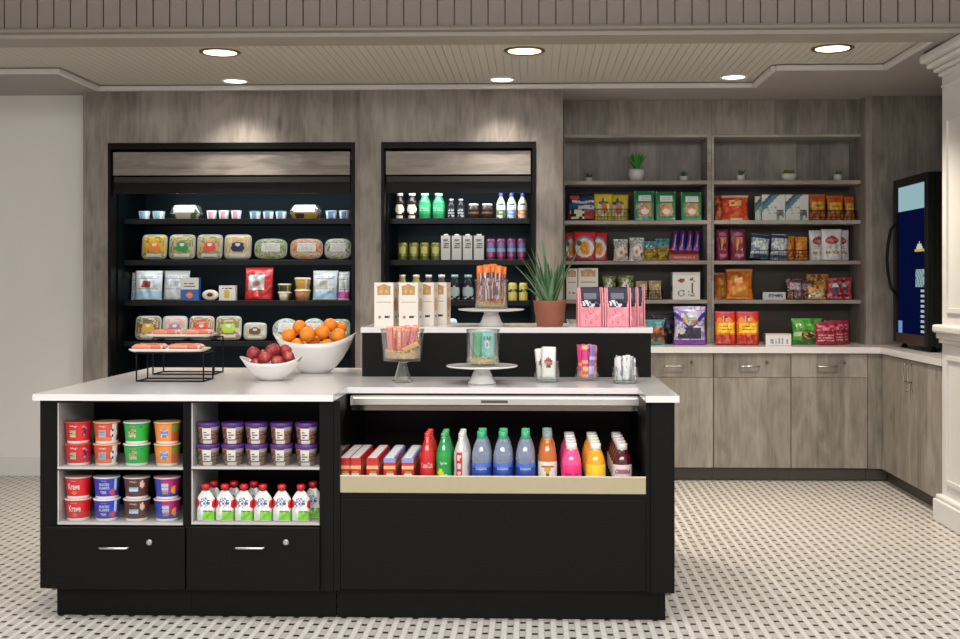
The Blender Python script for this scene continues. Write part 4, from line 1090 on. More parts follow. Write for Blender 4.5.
def f(u, v):
    if ell(u, v, .32, .70, .12, .09) and v-.7 < (u-.2): return P((140, 40, 46))
    if ell(u, v, .32, .24, .13, .12) and not ell(u, v, .32, .24, .09, .085): return P((120, 116, 108))
    if rect(u, v, .66, .72, .22, .62): return P((90, 70, 64))
    if ell(u, v, .70, .22, .14, .12) and not ell(u, v, .70, .26, .09, .08): return P((120, 110, 104)) if rnd(u, v, 30) > .3 else None
    if abs(abs(u-.70)-(.78-v)*.7) < .03 and .66 < v < .8: return P((100, 90, 84))
    return P((222, 220, 214))
bx(672.5, 700, 272.5, 300, .10, f, lambda u, v: INK if .3 < v < .5 and u > .3 else P((200, 198, 192)), WH, 'square white box with small red and black marks', z, dy=.01, rz=.04)
OB = [P((212, 120, 34)), P((222, 140, 56)), P((196, 100, 26))]
def f(u, v):
    if v > .92: return P((200, 130, 90))
    if rect(u, v, .3, .62, .52, .78) and rnd(u, v, 7) > .4: return P((232, 180, 110))
    if v < .40 and rect(u, v, .2, .8, .08, .4): return P((226, 156, 56))
    return pick(u, v, OB, 6, 18)
pk(717, 733, 273.5, 300, .06, f, ORG, 'orange chip bag, smaller rear one by the divider', z, 'pillow', group=GR, seed=81, dy=.11, rz=.1)
pk(726.5, 754.5, 270, 300, .075, f, ORG, 'large orange chip bag standing at the front of the pair', z, 'pillow', group=GR, seed=82, dy=.005, rz=-.06)
def f(u, v): return P((70, 70, 78)) if lines(u, v, .25, .85, (.45, .6), .13) else P((190, 190, 194))
bx(763, 786, 292.5, 300, .07, f, lambda u, v: INK, LGR, 'flat white pack lying on the fourth shelf', z, group=GR, name='flat_pack', cat='packet')
CH = [P((96, 60, 44)), P((150, 100, 60)), P((90, 60, 110)), P((190, 170, 150)), P((60, 38, 34))]
def f(u, v): return (P((196, 180, 196)) if lines(u, v, .15, .85, (.5, .7), .08) else pick(u, v, CH, 8, 19))
pk(788, 806, 279.5, 300, .05, f, BRN, 'brown and purple sweets bag, left end of the row', z, 'pillow', group=GR, seed=83, rz=.15, rx=-.3)
pk(799, 819, 281, 300, .05, f, BRN, 'brown and purple sweets bag, second in the row', z, 'pillow', group=GR, seed=84, dy=.075, rx=-.3)
def f(u, v): return pick(u, v, [P((206, 140, 40)), P((226, 190, 90)), P((150, 80, 40)), P((210, 200, 180))], 7, 20)
pk(812, 836, 275, 300, .06, f, GOLD, 'gold and brown sweets bag leaning in the middle of the row', z, 'pillow', group=GR, seed=85, rz=-.1, rx=-.25, dy=.145)
pk(807.5, 826, 286.5, 300, .04, f, GOLD, 'small gold sweets bag low in front of the row', z, 'pillow', group=GR, seed=86, rx=-.3, dy=-.02)
def f(u, v):
    if ell(u, v, .5, .5, .2, .26): return P((60, 64, 100)) if v < .52 else P((214, 210, 220))
    return pick(u, v, [P((170, 30, 36)), P((196, 50, 44)), P((120, 24, 34)), P((200, 120, 130))], 7, 21)
pk(828, 846, 279, 300, .05, f, RED, 'red sweets bag with dark and white middle, left of two at the right end', z, 'pillow', group=GR, seed=87, rx=-.25, dy=.02)
pk(837, 856, 278.5, 300, .05, f, RED, 'red sweets bag, last at the right end of the row', z, 'pillow', group=GR, seed=88, rx=-.25, rz=-.2, dy=.075)
# on the countertop
YK = 8.06; z = ZT+.0005
def f(u, v):
    if v > .72: return pick(u, v, [P((40, 140, 150)), P((30, 110, 120))], 6, 22)
    if v < .12: return P((40, 130, 130))
    if u < .18: return P((160, 50, 40))
    return pick(u, v, [P((190, 110, 40)), P((150, 80, 40)), P((60, 44, 36))], 8, 23)
pk(641, 666, 321.5, 346, .06, f, TEAL, 'teal and orange bag on the counter beside the raised shelf', z, 'pillow', Y=YK, seed=91, name='snack_bag')
def f(u, v): return pick(u, v, [P((30, 28, 38)), P((24, 22, 26)), P((50, 40, 80))], 6, 24)
pk(653.5, 680, 313, 344, .06, f, INK, 'black bag leaning behind the purple chip bag', z, 'pillow', Y=YK, seed=92, dy=.10, rz=.25)
def f(u, v):
    if ell(u, v, .52, .66, .24, .16): return pick(u, v, [P((150, 120, 90)), P((200, 170, 90)), P((90, 150, 170)), P((196, 190, 220))], 9, 25)
    if v < .13: return P((124, 56, 160))
    if rect(u, v, .12, .84, .16, .44): return P((46, 44, 62)) if not ell(u, v, .22, .36, .12, .09) else P((206, 204, 214))
    if abs(v-.46-abs(u-.5)*.7) < .07: return P((70, 40, 130))
    return pick(u, v, [P((178, 170, 206)), P((140, 126, 190)), P((204, 200, 220))], 7, 26)
pk(674, 707.5, 308.5, 346.5, .09, f, PUR, 'large purple and silver chip bag on the counter', z, 'pillow', Y=YK, seed=93, rx=-.06)
def f(u, v):
    if v > .88: return P((176, 28, 34))
    if rect(u, v, .40, .58, .70, .86): return P((120, 24, 28)) if rnd(u, v, 14) > .4 else P((220, 210, 200))
    if rect(u, v, .10, .90, .34, .64): return P((232, 190, 30)) if not lines(u, v, .2, .8, (.46, .54), .022) else P((150, 90, 20))
    if v > .62: return P((224, 120, 36)) if v < .66+.16*abs(sin(u*7)) else P((196, 40, 30))
    if v < .28: return pick(u, v, [P((150, 24, 24)), P((186, 70, 40)), P((170, 34, 30))], 9, 27)
    return P((206, 110, 30))
pk(716, 737, 312.5, 346, .075, f, RED, 'red and yellow bag, left of a pair on the counter', z, Y=YK, group=GR, seed=94, rx=-.05)
pk(737.2, 760.5, 312.5, 346, .075, f, RED, 'red and yellow bag, right of a pair on the counter', z, Y=YK, group=GR, seed=95, rx=-.05)
def f(u, v): return P((120, 124, 160)) if rect(u, v, .1, .95, .12, .6) and (int(u*14) % 2) and rnd(u, v, 20) > .2 else (P((200, 190, 170)) if v > .85 else P((214, 212, 212)))
bx(766, 791.5, 335, 346.5, .09, f, lambda u, v: P((150, 110, 70)), WH, 'low white tray box with blue lettering on the counter', z, Y=YK, group=GR)
def f(u, v):
    if rect(u, v, .30, .75, .18, .46): return pick(u, v, [P((80, 50, 30)), P((160, 140, 60)), P((50, 40, 28))], 8, 28)
    if rect(u, v, .05, .3, .3, .46): return P((190, 206, 180))
    return pick(u, v, [P((60, 140, 36)), P((80, 164, 50)), P((44, 110, 34))], 6, 29)
pk(795, 828, 319.5, 345, .08, f, GRN, 'bright green chip bag on the counter', z, 'pillow', Y=YK, group=GR, seed=96, dy=.09)
def f(u, v):
    if .62 < v < .85 and rnd(u, v, 9, 3) > .4: return P((196, 110, 130))
    if v < .5 and lines(u, v, .1, .9, (.18, .3, .42), .035): return P((200, 150, 150))
    return pick(u, v, [P((150, 28, 52)), P((136, 22, 44))], 6, 30)
pk(816, 838.5, 324, 346.5, .055, f, MAR, 'crimson sweets bag, left and foremost of three on the counter', z, 'pillow', Y=YK, group=GR, seed=97)
pk(828, 850, 322.5, 346, .055, f, MAR, 'crimson sweets bag, middle of three on the counter', z, 'pillow', Y=YK, group=GR, seed=98, dy=.085)
pk(837.5, 857.5, 322, 345.5, .055, f, MAR, 'crimson sweets bag, rightmost of three on the counter', z, 'pillow', Y=YK, group=GR, seed=99, dy=.165)
# ------------------------------------------------------------------ things on the island
def zr(px, py): return None
ZS = ZI+.0006
# wire risers with white platters and wrapped bars
BW = M((22, 22, 23), .4, .6)
def riser(x0, x1, Y, dep, h, label, platter_label, px0, px1, packs, plabel):
    X, w = span(x0, x1, Y)
    t = thing('display_riser', label, 'stand', (X, Y, ZS), group='black wire risers')
    r = .0035; b = MB()
    b.tube([(-w/2, 0, r), (w/2, 0, r), (w/2, dep, r), (-w/2, dep, r)], r, BW, 8, True); b.build('base_loop', t)
    MB().tube([(-w/2, 0, h-r), (w/2, 0, h-r), (w/2, dep, h-r), (-w/2, dep, h-r)], r, BW, 8, True).build('top_loop', t)
    for sx in (-1, 1):
        for yy in (0, dep): MB().tube([(sx*w/2, yy, r), (sx*w/2, yy, h-r)], r, BW, 8).build('leg', t)
    Xp, wp = span(px0, px1, Y+dep/2)
    Xp = X+(Xp-X)*1.0
    def rr(sx, sy, n=40, e=7):
        P_ = []
        for i in range(n):
            a = 2*pi*i/n; c, s_ = cos(a), sin(a)
            P_.append((sx*abs(c)**(2/e)*(1 if c >= 0 else -1), sy*abs(s_)**(2/e)*(1 if s_ >= 0 else -1)))
        return P_
    D = dep/2+.02; b = MB()
    rings = [[(x*k, y*k2, zz) for x, y in rr(wp/2, D)] for k, k2, zz in ((.90, .84, 0), (.97, .95, .006), (1.0, 1.0, .013), (.985, .97, .014), (.95, .91, .009), (.86, .78, .004))]
    b.loft(rings, PORC)
    o = b.build('platter', None, (Xp, Y+dep/2, ZS+h+.0005)); tag(o, platter_label, 'platter', 'white platters on wire risers')
    def f(u, v):
        if u < .06 or u > .94: return P((226, 200, 190))
        if .3 < u < .8 and lines(u, v, .3, .8, (.4, .6), .1): return P((196, 80, 50))
        return pick(u, v, [P((204, 124, 96)), P((214, 146, 120)), P((188, 100, 74))], 8, 40)
    for i, (a, c) in enumerate(packs):
        Xa, wa = span(a, c, Y+.05)
        for k in range(2):
            q = bag('wrapped_bar', .045, wa, .030, lambda u, v: f(v, u), ORG, 'bar', nu=10, nv=20, seed=100+i*3+k)
            q.rotation_euler = (pi/2, 0, 0); q.rotation_euler = (0, pi/2, 0)
            q.rotation_euler = (radians(90), 0, radians(90))
            q.location = (Xa-wa/2, Y+.035+.052*k+(dep-.13)/2, ZS+h+.0005+.021)
            tag(q, '%s, %s of the %s side' % (plabel, 'front one' if k == 0 else 'rear one', 'left' if i == 0 else 'right'), 'snack bar', 'wrapped bars on the platters')
riser(136.5, 203.5, 5.13, .15, .134, 'lower black wire riser at the left of the counter', 'white platter on the lower wire riser', 133, 208, ((134, 164), (169, 201)), 'wrapped orange bar on the lower platter')
riser(153, 214, 5.52, .16, .182, 'taller black wire riser behind the lower one', 'white platter on the taller wire riser', 149, 215, ((153, 178), (182, 211)), 'wrapped orange bar on the taller platter')

def boat(name, label, X, Y, a, bY, hm, he, rz, holes=True):
    """boat shaped porcelain bowl: half length a, half width bY, rim low in the middle and rising to the ends"""
    n = 64; o_r = []; i_r = []
    prof = [(.30, 0), (.32, .004), (.50, .16), (.66, .36), (.80, .60), (.91, .82), (1.0, 1.0)]
    def ring(k, f, ins):
        P_ = []
        for i in range(n):
            t_ = 2*pi*i/n; c, s_ = cos(t_), sin(t_)
            ex = abs(c)**1.0
            top = hm+(he-hm)*abs(c)**3.0
            P_.append((a*k*c*(1+.0*ex)-(ins*c), bY*k*s_*(1-.10*abs(c)**2)-(ins*s_), (ins if ins else 0)*(1-f)+top*f))
        return P_
    rings = [ring(k, f, 0) for k, f in prof]+[ring(k, f, .006) for k, f in prof[::-1]]
    R = len(rings)
    def pf(u, v):
        j = int(v*(R-1)); d_ = min(u, 1-u)
        if holes and d_ < .055 and (4 < j < 6 or j == R-1-5-1+0): return 'open' if j in (5, R-7) else None
        return None
    o = MB().loft(rings, PORC, paint=pf).build(name)
    o.location = (X, Y, ZS); o.rotation_euler = (0, 0, rz); return tag(o, label, 'bowl')
Yb = 5.66; X, w = span(273, 357, Yb); boat('fruit_bowl', 'large white boat-shaped bowl heaped with oranges', X, Yb, w/2, .135, .150, .200, 0)
Xo = X
ORA = M((230, 134, 26), .5, var=.10, scale=90); STEM = M((70, 80, 40), .7)
def relax(pts, rad, xc=0, hw=9, yc=0, yh=9, zm=0):
    for it in range(160):
        for i in range(len(pts)):
            for j in range(i):
                d = [pts[i][k]-pts[j][k] for k in range(3)]; L = sqrt(sum(q*q for q in d)) or 1e-6; need = rad[i]+rad[j]-L
                if need > 0:
                    for k, wgt in ((0, .35), (1, 1.0), (2, .55)):
                        pts[i][k] += d[k]/L*need*.5*wgt; pts[j][k] -= d[k]/L*need*.5*wgt
        for q in pts:
            q[0] = max(xc-hw, min(xc+hw, q[0])); k = yh*sqrt(max(.05, 1-((q[0]-xc)/(hw*1.3))**2)); q[1] = max(yc-k, min(yc+k, q[1])); q[2] = max(zm, q[2])
    return pts
def orange(x, y, zz, r, label, first=[None]):
    if first[0] is None:
        b = MB(); b.ball((0, 0, 0), 1.0, ORA, 22, 14, .95)
        o = b.build('orange'); s = MB().lathe([(.13, .925), (.10, .945), (.03, .96)], STEM, 8).build('stem_end', o); first[0] = o
    else: o = dup(first[0], (0, 0, 0))
    o.location = (x, y, zz); o.scale = (r, r, r); o.rotation_euler = (random.uniform(-.8, .8), random.uniform(-.8, .8), random.uniform(0, 6))
    return tag(o, label, 'orange', 'oranges in the white bowl')
def atp(px, py, Y): 
    X_ = AX(px, Y); return X_, AZ(py, X_, Y)
OT = list(((290, 336.5, 5.63, 'orange at the left end of the heap, low beside the rim'), (300.5, 328, 5.68, 'orange at the upper left of the heap'), (311.5, 335, 5.585, 'big orange in front, left of the middle of the heap'),
        (298, 341.5, 5.60, 'orange half sunk behind the rim at the lower left'), (313, 341.8, 5.66, 'orange low in the middle behind the rim'), (321, 332.5, 5.74, 'orange at the back, right of the middle'), (331, 329.5, 5.66, 'topmost orange on the right half of the heap'),
        (327, 341, 5.60, 'orange half sunk behind the rim right of the middle'), (336.5, 336, 5.60, 'orange at the right side of the heap'), (340, 335, 5.75, 'orange at the right end of the heap, low beside the rim'), (309, 331, 5.77, 'orange at the back, left of the middle'), (283.5, 338.5, 5.68, 'orange tucked in the left corner of the bowl'), (320.5, 334.5, 5.60, 'orange in front between the two halves of the heap'), (338, 333, 5.72, 'orange behind the right half of the heap')))
OR_ = [.0355 if i != 2 else .039 for i in range(len(OT))]
pts = relax([[atp(q[0], q[1], q[2])[0], q[2], atp(q[0], q[1], q[2])[1]] for q in OT], OR_, Xo, .135, 5.66, .068, ZS+.132)
for q, p_, r_ in zip(OT, pts, OR_): orange(p_[0], p_[1], p_[2], r_, q[3])
Yb = 5.23; X, w = span(240, 303, Yb); Xa_ = X; boat('fruit_bowl', 'smaller white boat-shaped bowl of red apples', X, Yb, w/2, .105, .082, .110, 0)
AP = [M((140, 40, 46), .38, var=.3, scale=25), M((156, 54, 54), .38, var=.25, scale=25), M((172, 84, 74), .4, var=.2, scale=25)]
def apple(x, y, zz, r, label, k):
    prof = [(.12, -.80), (.45, -.86), (.78, -.62), (.97, -.18), (1, .12), (.92, .48), (.68, .76), (.38, .84), (.15, .76), (.04, .66)]
    o = MB().lathe(prof, AP[1], 22, paint=lambda u, v: AP[2] if rnd(u, .5, 22, k) > .80 and .2 < v < .9 else AP[k % 2], cap0=True).build('apple')
    MB().tube([(0, 0, .66), (.02, 0, .85), (.08, 0, 1.02)], .05, BRN, 6).build('stem', o)
    o.location = (x, y, zz); o.scale = (r, r, r); o.rotation_euler = (random.uniform(-.7, .7), random.uniform(-.7, .7), random.uniform(0, 6))
    return tag(o, label, 'apple', 'red apples in the white bowl')
AT = list(((252.5, 356.5, 5.22, 'pale red apple at the left end of the apple bowl'), (267, 358.5, 5.19, 'red apple low in front, left of the middle'), (273.8, 352.8, 5.22, 'topmost red apple in the apple bowl'),
        (284.5, 354.5, 5.25, 'red apple right of the topmost one'), (288, 359, 5.20, 'red apple low in front on the right'), (292.5, 358, 5.25, 'red apple at the right end of the apple bowl'), (262.5, 355.5, 5.28, 'red apple at the back of the apple bowl'), (278, 359.5, 5.18, 'red apple low at the very front of the apple bowl'), (258.5, 360, 5.20, 'red apple half sunk at the front left of the apple bowl'), (279.5, 357, 5.29, 'red apple hidden at the back right of the apple bowl')))
AR_ = [.033 if i in (0, 2) else .0285 for i in range(len(AT))]
pts = relax([[atp(q[0], q[1], q[2])[0], q[2], atp(q[0], q[1], q[2])[1]] for q in AT], AR_, Xa_, .080, 5.23, .054, ZS+.076)
for i, q in enumerate(AT): apple(pts[i][0], pts[i][1], pts[i][2], AR_[i], q[3], i)

FILL = [P((206, 180, 130)), P((190, 160, 110)), P((216, 196, 156))]
def filler(r0, r1, h, loc, label, n=150, seed=1):
    """loose crushed nuts at the bottom of a jar"""
    rs = random.Random(seed); b = MB()
    b.lathe([(r0*.93, .0), (r1*.93, h*.7), (r1*.4, h*.75)], FILL[1], 18)
    for i in range(n):
        a = rs.random()*2*pi; k = sqrt(rs.random()) if i % 2 else .95; zz = rs.random()*h if i % 2 == 0 else h*.75
        R = (r0+(r1-r0)*zz/h)*.92*k; s = .004+.003*rs.random()
        b.ball((R*cos(a), R*sin(a), zz+.002), s, rs.choice(FILL), 6, 4)
    o = b.build('nut_filler', None, loc); o['kind'] = 'stuff'; return tag(o, label, 'nuts')
def stick(X, Y, Z, w, h, d, paint, mat, label, group, rx=0, ry=0, rz=0, seed=0, cat='snack bar', name='wrapped_bar'):
    o = bag(name, w, h, d, paint, mat, 'bar', nu=9, nv=20, seed=seed)
    o.location = (X, Y, Z); o.rotation_euler = (rx, ry, rz); return tag(o, label, cat, group)
# glass pedestal bowl
Yt = 5.13; X, w = span(380.5, 424.5, Yt); R = w/2
t = thing('pedestal_bowl', 'glass pedestal bowl of pink and orange bars in front of the raised shelf', 'bowl', (X, Yt, ZS))
GRY = glass('thick_glass', (244, 248, 247), .16, .03)
MB().lathe([(.046, 0), (.048, .008), (.040, .014), (.034, .03), (.024, .065), (.018, .088), (.026, .094)], GRY, 8, smooth=False).build('foot', t)
MB().lathe([(.02, .095), (R*.84, .098), (R*.88, .105), (R*.97, .236), (R, .240), (R*.96, .240), (R*.84, .108), (.02, .104)], GLASS, 40).build('bowl', t)
MB().lathe([(R*.955, .232), (R*1.0, .234), (R*1.0, .241), (R*.955, .241)], GRY, 40, cap0=False, cap1=False).build('rim', t)
filler(R*.80, R*.84, .034, (X, Yt, ZS+.111), 'crushed nuts under the bars in the glass pedestal bowl', 170, 3)
PB1 = [P((226, 110, 96)), P((232, 150, 140)), P((206, 70, 56))]; PB2 = [P((232, 170, 90)), P((226, 120, 60)), P((206, 80, 50))]
def bar_paint(pal, acc, s):
    def f(u, v):
        if v > .95 or v < .05: return pal[1]
        if .25 < v < .8 and abs(u-.5) < .22 and rnd(u, v, 16, s) > .45: return acc
        return pal[0] if abs(u-.5) < .34 else pal[2]
    return f
for i, (px, dy, ry, pal, acc, lb) in enumerate(((391, -.01, -.06, PB1, PNK, 'pink bar at the left in the glass pedestal bowl'), (395.5, .02, -.03, PB2, RED, 'orange bar second from left in the glass pedestal bowl'), (399.5, -.015, 0, PB1, WH, 'pink bar third from left in the glass pedestal bowl'),
        (402.5, .03, .02, PB2, CRM, 'pale orange bar in the middle of the glass pedestal bowl'), (406.5, -.01, .06, PB1, PUR, 'red-pink bar right of the middle in the glass pedestal bowl'), (410, -.03, .22, PB1, PUR, 'pink and purple bar leaning right in the glass pedestal bowl'), (413, .02, .12, PB2, PUR, 'orange and purple bar at the right in the glass pedestal bowl'))):
    stick(AX(px, Yt), Yt+dy, ZS+.138, .028, .112 if i < 4 else .118, .010, bar_paint(pal, acc, i), pal[0], lb, 'bars in the glass pedestal bowl', 0, ry, random.uniform(-.15, .15), 200+i)
stick(AX(403.5, Yt), Yt-.045, ZS+.145, .024, .078, .010, bar_paint(PB2, GOLD, 9), ORG, 'orange bar lying aslant at the front of the glass pedestal bowl', 'bars in the glass pedestal bowl', 0, 1.12, 0, 210)

def cake_stand(label, X, Y, Z, R, h, group='white cake stands'):
    t = thing('cake_stand', label, 'cake stand', (X, Y, Z), group=group)
    MB().lathe([(.062, 0), (.063, .006), (.052, .020), (.040, .05), (.034, h-.022), (.040, h-.016)], PORC, 36).build('pedestal', t)
    MB().lathe([(.03, h-.0155), (R*.6, h-.014), (R*.97, h-.007), (R, h-.003), (R*.98, h), (R*.95, h-.001), (.02, h-.0015)], PORC, 48).build('plate', t)
def jar(label, X, Y, Z, R, h):
    t = thing('glass_jar', label, 'jar', (X, Y, Z))
    MB().lathe([(R*.94, 0), (R, .004), (R, h-.006), (R*1.02, h-.004), (R*1.02, h), (R*.95, h), (R*.95, .005), (.005, .004)], GLASS, 36).build('jar', t)
    MB().lathe([(R*1.0, h-.008), (R*1.03, h-.006), (R*1.03, h), (R*.96, h+.001), (R*.95, h-.007)], GRY, 36, cap0=False, cap1=False).build('rim', t)
    return t
# lower stand and its jar of teal packets
Yc = 5.09; X, w = span(446, 518, Yc)
cake_stand('white cake stand on the island counter under the jar of teal packets', X, Yc, ZS, w/2, .082)
zj = ZS+.0825; R = span(467, 500, Yc)[1]/2
jar('glass jar of teal packets on the lower cake stand', X+.004, Yc, zj, R, .158); X += .004
filler(R*.85, R*.85, .030, (X, Yc, zj+.0075), 'crushed nuts at the bottom of the jar of teal packets', 110, 4)
def tealp(u, v):
    if ell(u, v, .5, .52, .22, .16): return P((196, 80, 110)) if ell(u, v, .5, .52, .09, .07) else P((206, 214, 216))
    if rect(u, v, .2, .8, .72, .86) and rnd(u, v, 18) > .4: return P((40, 90, 90))
    return P((104, 178, 178)) if rnd(u, v, 8) > .25 else P((130, 196, 196))
def greenp(u, v): return P((40, 150, 96)) if rnd(u, v, 8) > .3 else P((60, 170, 120))
def silv(u, v): return P((150, 150, 154)) if rnd(u, v, 8) > .4 else P((110, 110, 116))
stick(X+.022, Yc-.035, zj+.033, .062, .112, .018, tealp, TEAL, 'teal packet with a round white badge in the front of the lower jar', 'packets in the lower jar', -.05, 0, -.2, 220)
stick(X-.022, Yc-.028, zj+.033, .034, .112, .016, greenp, GRN, 'green packet in the lower jar', 'packets in the lower jar', 0, 0, .25, 221)
stick(X-.046, Yc+.0, zj+.033, .030, .112, .014, silv, SIL, 'silver packet at the left of the lower jar', 'packets in the lower jar', 0, 0, .9, 222)
stick(X+.012, Yc+.025, zj+.033, .07, .112, .018, tealp, TEAL, 'teal packet at the back of the lower jar', 'packets in the lower jar', 0, 0, .1, 223)
# upper stand on the raised shelf
Yc = 5.62; X, w = span(458, 524.5, Yc)
cake_stand('white cake stand on the raised shelf under the jar of orange bars', X, Yc, ZR, w/2, .084)
zj = ZR+.0845; R = span(475, 507.5, Yc)[1]/2
jar('glass jar of orange wrapped bars on the upper cake stand', X, Yc, zj, R, .142)
filler(R*.85, R*.85, .024, (X, Yc, zj+.0075), 'crushed nuts at the bottom of the jar of orange bars', 90, 5)
def orb(s):
    def f(u, v):
        if v > .80 or v < .07: return P((232, 110, 24)) if rnd(u, v, 8, s) > .2 else P((236, 140, 60))
        if abs(u-.5) < .30: return P((60, 30, 70)) if rnd(u, v, 9, s) > .55 else P((206, 190, 196))
        return P((206, 110, 40)) if rnd(u, v, 7, s) > .4 else P((140, 60, 50))
    return f
for i, (dx, dy, hh, ry, rz, lb) in enumerate(((-.046, -.018, .178, -.03, .3, 'leftmost'), (-.021, -.042, .182, 0, .05, 'second from left'), (.006, -.022, .186, .02, -.1, 'middle'), (.030, -.038, .178, .03, -.15, 'second from right'), (.050, .0, .174, .04, -.5, 'rightmost'))):
    stick(X+dx, Yc+dy, zj+.030, .040, hh, .020, orb(i), ORG, 'orange wrapped bar in the upper jar, %s' % lb, 'orange bars in the upper jar', -.02, ry, rz, 230+i)

# three small tumblers
def tumbler(label, x0, x1, Y, h):
    X, w = span(x0, x1, Y); R = w/2
    t = thing('glass_tumbler', label, 'glass', (X, Y, ZS), group='small glasses on the island counter')
    MB().lathe([(R*.70, 0), (R*.80, .004), (R*.97, h*.3), (R, h*.5), (R*.90, h*.85), (R*.95, h), (R*.91, h), (R*.86, h*.85), (R*.95, h*.5), (R*.9, h*.28), (.004, .012)], GLASS, 28).build('glass', t)
    MB().lathe([(R*.60, .001), (R*.78, .003), (R*.84, .010), (.004, .0115)], GRY, 28).build('base', t)
    return X, R
Yg = 5.18; X, R = tumbler('glass of white packets with a brown picture, leftmost of three', 533.5, 560.5, Yg, .095)
def wp(u, v):
    if ell(u, v, .5, .52, .24, .17): return pick(u, v, [P((130, 50, 36)), P((170, 90, 50)), P((90, 40, 30))], 12, 50)
    return P((218, 216, 214)) if v < .93 else P((200, 198, 196))
stick(X+.006, Yg-.018, ZS+.016, .066, .142, .020, wp, WH, 'white packet with a brown picture at the front of its glass', 'white packets in a glass', -.02, .01, -.12, 240)
stick(X-.014, Yg+.016, ZS+.016, .060, .134, .018, wp, WH, 'white packet leaning left behind the front one', 'white packets in a glass', 0, -.10, .15, 241)
Yg = 5.27; X, R = tumbler('glass of pink and purple sweet sticks, middle of three', 574.5, 599.5, Yg, .062)
for i in range(9):
    a = 2*pi*i/9+.3; pal = [(P((210, 50, 130)), P((236, 170, 90))), (P((130, 110, 180)), P((190, 180, 220))), (P((226, 150, 80)), P((206, 60, 120)))][i % 3]
    def f(u, v, pal=pal, s=i): return pal[0] if rnd(.5, v, 9, s) > .42 else pal[1]
    stick(X+.036*cos(a)*(1.0 if i else .2), Yg+.034*sin(a), ZS+.016, .030, .143+.004*(i % 2), .010, f, PNK, 'pink and purple sweet stick in the middle glass', 'sweet sticks in the middle glass', -.07*sin(a), .07*cos(a), a+pi/2, 250+i, 'sweet', 'sweet_stick')
Yg = 5.13; X, R = tumbler('glass of white paper sticks, rightmost of three', 611.5, 639, Yg, .070)
for i in range(11):
    a = 2*pi*i/11; k = 1 if i < 8 else .4
    def f(u, v, s=i): return P((214, 212, 214)) if abs(u-.5) < .3 or rnd(u, v, 5, s) > .4 else P((150, 146, 160))
    stick(X+.042*cos(a)*k, Yg+.036*sin(a)*k, ZS+.016, .025, .096+.005*(i % 3), .009, f, WH, 'white paper stick in the rightmost glass', 'white sticks in the rightmost glass', -.05*sin(a), .05*cos(a), a+pi/2, 270+i, 'sugar stick', 'paper_stick')

# ------------------------------------------------------------------ raised shelf
def cc(x0, x1, Y, rz, label, first=[None]):
    X, w = span(x0, x1, Y)
    if first[0] is None:
        o = carton('cookie_carton', .093, .105, .212, cookie_front, cookie_side, CW, nu=26, nv=60); first[0] = o
    else: o = dup(first[0], (0, 0, 0))
    o.location = (X, Y+.058, ZR); o.rotation_euler = (0, 0, rz); return tag(o, label, 'box', 'white cookie cartons on the raised shelf')
cc(375, 394.5, 5.47, -.10, 'white cookie carton with a gingerbread house, leftmost on the raised shelf')
cc(400, 419.5, 5.47, -.14, 'white cookie carton with a gingerbread house, second from left in front')
cc(416, 435, 5.60, -.12, 'white cookie carton half hidden behind the second front carton')
cc(430, 447, 5.72, -.12, 'white cookie carton at the right rear, beside the lower dark bottles')
cc(389, 408, 5.66, -.10, 'white cookie carton at the left rear behind the front pair')
# aloe in a terracotta pot
Yp = 5.60; X, w = span(533, 566.5, Yp); R = w/2
t = thing('potted_aloe', 'spiky green aloe in a terracotta pot on the raised shelf', 'potted plant', (X, Yp, ZR))
TER = M((140, 84, 64), .75, var=.22, scale=18)
MB().lathe([(R*.76, 0), (R*.78, .003), (R*.98, .112), (R, .118), (R, .124), (R*.90, .124), (R*.88, .105)], TER, 32).build('pot', t)
MB().lathe([(.004, .104), (R*.87, .105)], SOIL, 24, cap0=False, cap1=False).build('soil', t)
AL = M((62, 100, 62), .42, var=.22, scale=40, coat=.15); AL2 = M((96, 128, 92), .42, var=.2, scale=40)
rs = random.Random(5)
tips = [(515, 265), (520, 256), (527, 251), (531, 247), (542, 238), (536, 262), (525, 272), (548, 262), (553, 275), (559, 262), (566, 250), (572, 241), (577, 252), (581, 245), (563, 276), (530, 283), (540, 278), (545, 290), (557, 288), (522, 284), (570, 270), (536, 250), (545, 255), (551, 268), (534, 275), (543, 284), (527, 262), (561, 282), (567, 262), (556, 270), (539, 266)]
for i, (px, py) in enumerate(tips):
    dx = AX(px, Yp)-X; dz = AZ(py, X, Yp)-ZR-.10
    dyy = rs.uniform(-.07, .07) if i > 4 else rs.uniform(-.03, .05)
    out = sqrt(dx*dx+dyy*dyy); ang = math.atan2(dyy, dx); b = MB()
    leaf(b, (dx*.14, dyy*.3, .10), ang, out*.88, dz, .0165+.003*rs.random(), AL if i % 4 else AL2, .30, 10, .35); b.build('leaf', t)
